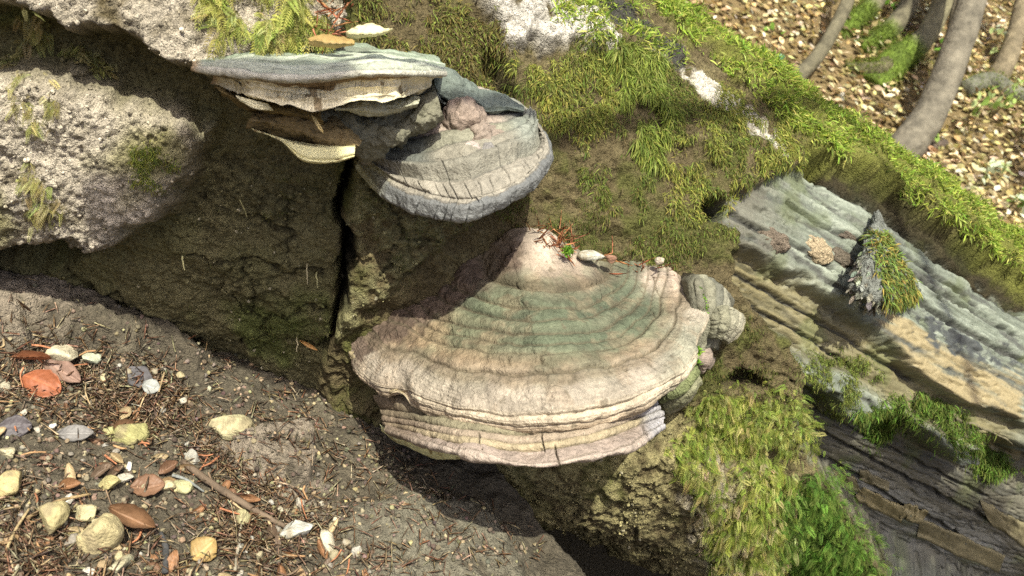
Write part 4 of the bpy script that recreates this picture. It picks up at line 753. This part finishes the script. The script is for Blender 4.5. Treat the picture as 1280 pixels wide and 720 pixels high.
p, nn = onground(W_bank*sstep(-.3, .3, fbm(Pg*14, 3, 460))+.05*W_bank+.12*sstep(-40, 20, sdf([(20, 380), (380, 500), (660, 690), (480, 740), (200, 460)], gx2, gy2))*gv, 8600)
d_ = rng.normal(0, 1, p.shape); d_ -= nn*np.sum(d_*nn, 1)[:, None]; d_ = unit(d_)+nn*rng.uniform(-.1, .35, (len(p), 1))
scatter('needle_litter', *T_NEEDLE, p+nn*.0015, d_, nn, rng.uniform(.009, .019, len(p)), pal(len(p), [(.19, .105, .06), (.15, .09, .05), (.24, .165, .095), (.34, .275, .175), (.11, .08, .05)]), M_LEAF, None, wid=rng.uniform(.8, 1.6, len(p)))['label'] = 'reddish brown conifer needles strewn over the soil bank'
pv, pn = stone_mesh(77, 6); pf = [gridfaces(6, 12, True)]
p, nn = onground(W_bank+.7*sstep(-40, 20, sdf([(60, 380), (380, 500), (640, 690), (480, 740), (200, 460)], gx2, gy2))*gv, 5200)
scatter('gravel', pv*.5, pf, p, rng.normal(0, 1, p.shape), unit(rng.normal(0, 1, p.shape)), rng.uniform(.0015, .0055, len(p)), pal(len(p), [(.10, .08, .06), (.14, .11, .08), (.30, .25, .15), (.17, .14, .10), (.08, .065, .05), (.12, .10, .07), (.2, .16, .1)]), M_STONE)['label'] = 'soil crumbs and fine gravel on the bank'
# needles caught on the fungus and the trunk
i = rng.choice(len(Pl), 170, p=(lambda w: w/w.sum())(wr([(640, 285), (690, 290), (760, 315), (850, 330), (850, 345), (740, 335), (650, 300)], 6, 1.)+.5*wr([(380, 10), (420, 0), (420, 50), (395, 55)], 5, 1.)))
p, nn = Pl[i], LN[i]; scatter('needle_litter', *T_NEEDLE, p+nn*.012, rng.normal(0, 1, p.shape)+nn*.3, nn, rng.uniform(.01, .022, len(p)), pal(len(p), [(.34, .13, .06), (.26, .11, .05), (.45, .2, .09)]), M_LEAF, None, wid=rng.uniform(.8, 1.5, len(p)))['label'] = 'rusty needles caught on the trunk behind the fungi'

# ------------------------------------------------------------------ the wood behind: litter, trees, saplings
far = (gd2 > 1.6) & (side > .1) & (gx2 > 500) & (gx2 < 1900) & (gy2 > -500) & (gy2 < 700); FX, FY, FP, FN = gx2[far], gy2[far], Pg[far], GNn[far]
def gfar(x, y): k = np.argsort((FX-x)**2+(FY-y)**2)[:6]; w = 1/(1+(FX[k]-x)**2+(FY[k]-y)**2); P = (FP[k]*w[:, None]).sum(0)/w.sum(); return P, -P[2]
Hg = h.reshape(SH)
def Hat(a, b):
    i = np.clip(np.searchsorted(ga, a)-1, 0, len(ga)-2); j = np.clip(np.searchsorted(gb, b)-1, 0, len(gb)-2); u = np.clip((a-ga[i])/(ga[i+1]-ga[i]), 0, 1); w = np.clip((b-gb[j])/(gb[j+1]-gb[j]), 0, 1)
    return Hg[i, j]*(1-u)*(1-w)+Hg[i+1, j]*u*(1-w)+Hg[i, j+1]*(1-u)*w+Hg[i+1, j+1]*u*w
ca, cb = rng.uniform(-1.5, 7., 170000), .9 + 8.5*rng.random(170000)**1.3; P = gplane(ca, cb, Hat(ca, cb)); bx, by, _ = pix(P)
inn = sdf([(740, -60), (1340, -60), (1340, 420), (1230, 345), (1000, 165), (800, -20)], bx, by) > 0; sd_ = (ca-la2[0])*(-ax[1]) + (cb-la2[1])*ax[0]
P = P[inn | ((sd_ > .25) & (rng.random(len(P)) < .22))]
d_ = rng.normal(0, 1, P.shape); d_ -= (d_ @ GN)[:, None]*GN; d_ = unit(d_)+GN*rng.uniform(-.15, .5, (len(P), 1))
scatter('leaf_litter', *T_LEAF, P+GN*rng.uniform(.0, .035, (len(P), 1)), d_, GN+rng.normal(0, .45, P.shape), rng.uniform(.022, .042, len(P)), pal(len(P), [(.56, .46, .25), (.48, .38, .18), (.60, .50, .32), (.40, .31, .14), (.62, .55, .42), (.48, .43, .19)]), M_LEAF)['label'] = 'brown beech leaves covering the forest floor behind the trunk'
trees = []
def btree(label, pts, mossy, seed, colr=(.12, .108, .07), crown=1.0):
    """trunk through pixel points (x, y, width px) standing at the depth of its foot, carried on upwards to a crown"""
    F_, d0 = gfar(pts[0][0], pts[0][1]); P = [px3(float(x), float(y), d0+.25*k_/len(pts)) for k_, (x, y, w) in enumerate(pts)]; rad = [w*d0/FPX/2 for x, y, w in pts]
    P[0] = F_ - GN*.05; dir_ = unit(P[-1]-P[-2])
    for k_ in range(1, 8): dir_ = unit(dir_+zc*.15); P.append(P[-1]+dir_*.75); rad.append(rad[-1]*.9)
    root = empty('beech_tree', W(F_), label, 'tree', 'beech trees on the slope behind')
    del root['group']
    o, V, cc = tube('trunk', P, rad, colr, M_BARK, 20, seed, rough=.07); adopt(root, o)
    nb = len(pts)
    if mossy is not None:
        mp, mlen = mossy; px_, py_, _ = pix(V); gm = sstep(10, -8, sdl(mp, px_, py_)-mlen); ca_ = o.data.attributes['col'].data; cx_ = np.ones((len(V), 4), np.float32); cx_[:, :3] = mix(cc, (.10, .15, .02), gm); ca_.foreach_set('color', cx_.ravel())
        k0 = np.arange(len(V)-2); pxv, pyv, _ = pix(V[:-2]); w = sstep(6, -6, np.abs(sdl(mp, pxv, pyv))-mlen); k_ = rng.choice(k0, 5000, p=w/w.sum()); nrm = unit(V[k_]-np.repeat(spl(np.linspace(0, 1, len(P)), np.array(P), np.linspace(0, 1, max(12, len(P)*6)))[:, None], 20, 1).reshape(-1, 3)[k_])
        adopt(root, scatter('moss', *T_STRAND, V[k_]+rng.normal(0, .008, (5000, 3)), nrm+DOWN*.2+rng.normal(0, .4, nrm.shape), nrm+.3, rng.uniform(.006, .014, 5000), pal(5000, [(.12, .18, .02), (.17, .22, .03), (.09, .12, .02)]), M_MOSS, None, tipc=1, wid=np.full(5000, 1.6)))
    for q in range(3):                                          # limbs into the crown
        b0 = P[-3+q]; tip = b0 + unit(zc+np.append(rng.normal(0, .8, 2), rng.normal(0, .6)))*.9
        l, _, _ = tube('limb', [b0, (b0+tip)/2+rng.normal(0, .05, 3), tip], [rad[-3+q]*.6, rad[-3+q]*.4, .006], colr, M_BARK, 8, seed+q, rough=.05); adopt(root, l)
    trees.append((root, P[-2])); return root
btree('slim grey beech alone at the left of the trees, foot hidden behind the log', [(978, 116, 20), (998, 96, 19), (1022, 70, 18), (1044, 34, 17), (1060, 0, 17), (1072, -40, 16)], None, 1)
btree('mossy beech farthest back, cut by the top of the frame', [(1052, 34, 34), (1078, 18, 24), (1100, -6, 22), (1118, -50, 21)], ([(1040, 40), (1080, 14)], 16), 2)
btree('curved beech with a mossy foot, third from the slim one', [(1078, 62, 38), (1102, 48, 27), (1124, 24, 24), (1140, -4, 23), (1152, -50, 22)], ([(1070, 66), (1110, 40)], 12), 3)
btree('beech with thick mossy roots reaching down the slope', [(1098, 100, 52), (1122, 74, 36), (1150, 54, 28), (1168, 26, 26), (1180, -4, 25), (1192, -50, 24)], ([(1080, 110), (1130, 70)], 26), 4, (.155, .14, .085))
btree('thin bent beech with a dark hooked foot beside the stoutest tree', [(1122, 96, 15), (1136, 112, 22), (1158, 108, 18), (1176, 76, 14), (1192, 30, 13), (1202, -50, 12)], ([(1120, 100), (1150, 108)], 12), 5, (.10, .085, .06))
btree('stoutest beech, smooth pale trunk catching sun', [(1116, 196, 50), (1142, 172, 44), (1163, 140, 40), (1185, 90, 38), (1203, 40, 37), (1215, 0, 36), (1229, -60, 35)], None, 6, (.14, .125, .095))
btree('beech cut by the right edge of the frame', [(1240, 112, 30), (1256, 80, 24), (1270, 40, 22), (1280, 0, 21), (1292, -50, 20)], None, 7, (.17, .14, .09))
# mossy roots, dead wood
def deadwood(name, pts, colr, label, cat, seed, mossn=0):
    P = []; rad = []
    for x, y, w in pts: p_, d_ = gfar(x, y); P.append(p_+GN*w*d_/FPX*.35); rad.append(w*d_/FPX/2)
    o, V, _ = tube(name, P, rad, colr, M_BARK, 14, seed); tag(o, label, cat)
    if mossn:
        k_ = rng.choice(len(V)-2, mossn); m_ = scatter('moss', *T_STRAND, V[k_]+rng.normal(0, .01, (mossn, 3)), GN+rng.normal(0, .5, (mossn, 3)), rng.normal(0, 1, (mossn, 3)), rng.uniform(.006, .014, mossn), pal(mossn, [(.12, .18, .02), (.17, .22, .03)]), M_MOSS, o, tipc=1, wid=np.full(mossn, 1.6))
deadwood('root', [(1058, 84, 10), (1078, 94, 22), (1098, 92, 28), (1118, 78, 26)], (.1, .09, .05), 'mossy surface root running left from the mossy-rooted beech', 'root', 31, 2600)
deadwood('fallen_branch', [(1105, 203, 14), (1130, 198, 17), (1160, 188, 15), (1182, 180, 12)], (.085, .065, .05), 'dark dead branch lying at the foot of the stoutest beech', 'branch', 32)
deadwood('fallen_branch', [(1205, 118, 22), (1230, 112, 26), (1262, 126, 22), (1300, 140, 20)], (.12, .12, .09), 'mossy dead branch crossing to the frame edge', 'branch', 33, 1800)
lv = np.array(T_LEAF[0]); 
leafme = None
def sapling(x, y, hpx, nl, cols, label, seed, lean=.3, size=.035):
    global leafme
    r_ = np.random.default_rng(seed); F_, d0 = gfar(x, y); hgt = hpx*d0/FPX; up = unit(zc+np.array([lean, .0, .2])); root = empty('sapling', W(F_), label, 'sapling')
    tops = []
    for q in range(3):
        tip = F_+unit(up+r_.normal(0, .28, 3))*hgt*r_.uniform(.75, 1.05); mid = (F_+tip)/2+r_.normal(0, .02, 3); o, _, _ = tube('stem', [F_-GN*.01, mid, tip], [.0035, .0025, .0012], (.14, .11, .05), M_BARK, 6, seed+q); adopt(root, o); tops.append((mid, tip))
    for k_ in range(nl):
        m_, t_ = tops[k_ % 3]; u = r_.uniform(.0, 1.05); p_ = m_+(t_-m_)*u + r_.normal(0, .012, 3); dd = unit(r_.normal(0, 1, 3)+up*.3+GN*.1); nn_ = unit(zc+r_.normal(0, .35, 3)); sd_ = unit(np.cross(dd, nn_)); upv = np.cross(sd_, dd)
        cidx = r_.integers(0, len(cols))
        key = ('leaf', tuple(cols[cidx])); me = LEAFME.get(key)
        if me is None:
            o = mesh('leaf', lv, [np.array(f) for f in T_LEAF[1]], M_GREEN, root, col=np.ones((len(lv), 3))*np.asarray(cols[cidx])); LEAFME[key] = o.data
        else: o = bpy.data.objects.new('leaf', me); link(o, root)
        R3 = np.stack([M @ sd_, M @ dd, M @ upv], 1)*size*r_.uniform(.7, 1.3); mm = np.eye(4); mm[:3, :3] = R3; mm[:3, 3] = W(p_); o.matrix_parent_inverse = Matrix.Translation(root.location).inverted(); o.matrix_basis = Matrix(mm.tolist())
LEAFME = {}
LG, MG, WG = (.42, .52, .22), (.24, .36, .08), (.55, .62, .45)
for a in [(1212, 168, 60, 22, [LG, MG], 'pale sapling in front of the stoutest beech', .2), (1222, 232, 44, 26, [WG, LG], 'whitish-green sapling low behind the ridge moss', .3), (1256, 268, 40, 20, [WG, MG], 'whitish-green sapling closest to the ridge moss at the frame edge', .1),
          (1262, 186, 60, 22, [MG, LG], 'green sapling between the mossy dead branch and the frame edge', .2), (1232, 84, 50, 20, [WG, LG], 'white-spotted sapling left of the edge beech', .2), (1240, 148, 60, 22, [LG, (.34, .46, .12)], 'yellow-green sapling on the mossy dead branch', .4),
          (1158, 178, 40, 12, [LG, MG], 'little sapling at the foot of the stoutest beech', -.3), (1274, 226, 60, 18, [LG, WG], 'yellow sapling half cut by the frame', .1), (1258, 14, 40, 18, [LG, MG], 'green sapling at the top beside the edge beech', .1), (1102, 24, 22, 8, [(.2, .42, .05)], 'bright green seedling among the mossy tree feet', .1), (1174, 78, 24, 10, [(.2, .42, .06)], 'bright seedling beside the stoutest trunk', -.4),
          (962, 92, 12, 5, [(.10, .26, .12)], 'dark green seedling alone in the litter near the slim beech', 0), (960, 52, 10, 4, [(.2, .36, .06)], 'tiny seedling alone high in the leaf litter', 0)]:
    sapling(*a[:6], int(a[0]), lean=a[6])
# crowns: leaves high over the slope, broken by gaps that let sun flecks through
FLECK = [([(830, -30), (900, 0), (990, 35), (985, 55), (900, 30), (840, 10)], .9), ([(1045, 195), (1080, 205), (1120, 250), (1060, 215)], .9), ([(1150, 265), (1300, 240), (1320, 370), (1210, 300)], .75), ([(1075, 125), (1100, 120), (1110, 140), (1085, 145)], .8), ([(1215, 20), (1285, 30), (1290, 110), (1225, 110)], .7), ([(1170, 60), (1235, 0), (1235, 100), (1180, 190)], .6)]
SC_ = np.array([.20, .52, .83]); SC_ /= np.linalg.norm(SC_)
n = 26000; ca, cb = rng.uniform(-.2, 6.5, n), rng.uniform(1.6, 8.5, n); hh = rng.uniform(2.4, 3.6, n)
base = gplane(ca, cb, Hat(ca, cb)); P = base + SC_*hh[:, None]/(SC_ @ GN); bx, by, _ = pix(base)
keep = fbm(np.stack([ca*2.2, cb*2.2, 0*ca], -1), 3, 470) > .16
for poly, pr in FLECK: keep &= ~((sdf(poly, bx, by) > 0) & (rng.random(n) < pr))
P = P[keep]; k_ = np.argmin(np.stack([np.sum((P-t_[1])**2, 1) for t_ in trees], 1), 1)
for q, (root, top) in enumerate(trees):
    m_ = k_ == q
    if m_.sum() < 5: continue
    nn_ = int(m_.sum()); adopt(root, scatter('crown', *T_LEAF, P[m_], rng.normal(0, 1, (nn_, 3)), zc+rng.normal(0, .5, (nn_, 3)), rng.uniform(.08, .13, nn_), pal(nn_, [(.10, .17, .03), (.13, .20, .04)]), M_GREEN, None))

# crumbs of rotten bark clinging to the log, rootlets on the dark face
w = (wr([(-40, 60), (262, 160), (420, 200), (400, 450), (380, 560), (-40, 380)], 12, 1.)*.6 + wr([(420, 480), (560, 560), (860, 540), (980, 640), (960, 740), (620, 640)], 14, 1.) + .4*R_block + .35*R_over + .25*R_litb)*(1-R_wood)*(FRONT > .2)
i = rng.choice(len(w), 9000, p=w/w.sum()); p, nn = Pl[i]+rng.normal(0, .0015, (9000, 3)), LN[i]; cb_ = c[i]*rng.uniform(.6, 1.7, (9000, 1)); pale = rng.random(9000) < .06; cb_[pale] = (.36, .33, .22)
o = scatter('bark_crumbs', pv*.5, pf, p, rng.normal(0, 1, p.shape), unit(rng.normal(0, 1, p.shape)), .0012+.0035*rng.random(9000)**3, cb_, M_LOG, LOG)
for k_, (x, y, l) in enumerate([(312, 466, 46), (322, 474, 50), (318, 470, 24), (246, 440, 18), (276, 445, 22), (384, 330, 26), (396, 340, 20), (352, 500, 18), (205, 505, 24), (228, 320, 18), (300, 250, 22), (372, 420, 20)]):
    d_ = float(zat(Zlog, x, y)); P = [px3(float(x), float(y), d_)]; a_ = rng.normal(0, .5)
    for q in range(4): P.append(P[-1]+np.array([a_*.2*l/FPX*d_*.25+rng.normal(0, .0012), -l/FPX*d_*.25, .0015+rng.normal(0, .0012)]))
    o, _, _ = tube('rootlet', P, [.0009, .0008, .0007, .0006, .0004], [(.42, .40, .20), (.28, .26, .12), (.34, .30, .18)][k_ % 3], M_BARK, 6, k_, LOG)

# unseen bough added overhead, leaves set along sun rays to shade chosen patches
SHADE = [([(228, 226), (300, 215), (370, 235), (424, 290), (432, 330), (412, 440), (388, 550), (300, 512), (235, 470), (150, 405), (140, 340), (185, 300)], 1.), ([(1010, 560), (1080, 560), (1260, 620), (1300, 740), (1110, 740)], .55), ([(640, 700), (760, 690), (880, 730), (640, 760)], .9)]
root = empty('shade_bough', W(np.array([.45, .95, .75])), 'leafy bough added out of view to shade the dark face of the log', 'branch')
LV, TIPS = [], []
for poly, dens in SHADE:
    xy = np.array(poly); A = .5*abs(np.sum(xy[:, 0]*np.roll(xy[:, 1], 1)-xy[:, 1]*np.roll(xy[:, 0], 1))); n = int(A*dens*.045)
    out = []
    while len(out) < n:
        x, y = rng.uniform(*np.sort(xy[:, 0])[[0, -1]]), rng.uniform(*np.sort(xy[:, 1])[[0, -1]])
        if sdf(poly, np.array([x]), np.array([y]))[0] > 13: out.append((x, y))
    q = np.array(out); P = px3(q[:, 0], q[:, 1], zat(Zlog, q[:, 0], q[:, 1])); LV.append(P + SC_*rng.uniform(1.45, 1.7, (n, 1))); TIPS += [P.mean(0)+SC_*1.6]
P = np.concatenate(LV); n = len(P)
sz_ = rng.uniform(.018, .03, n); dr2 = unit(rng.normal(0, 1, (n, 3))); adopt(root, scatter('shade_leaves', *T_LEAF, P-dr2*sz_[:, None]*.5, dr2, SC_+rng.normal(0, .35, (n, 3)), sz_, pal(n, [(.10, .17, .03), (.13, .20, .04)]), M_GREEN, None, kind=None))
B0 = np.array([.9, 1.5, .9]); o, _, _ = tube('limb', [np.array([1.6, 2.6, 1.4]), B0, TIPS[0]], [.03, .02, .006], (.14, .12, .09), M_BARK, 10, 3); adopt(root, o)  # limb added to carry the shading leaves
for q, t_ in enumerate(TIPS[1:]): o, _, _ = tube('limb', [B0, (B0+t_)/2+rng.normal(0, .04, 3), t_], [.012, .008, .003], (.14, .12, .09), M_BARK, 8, 4+q); adopt(root, o)
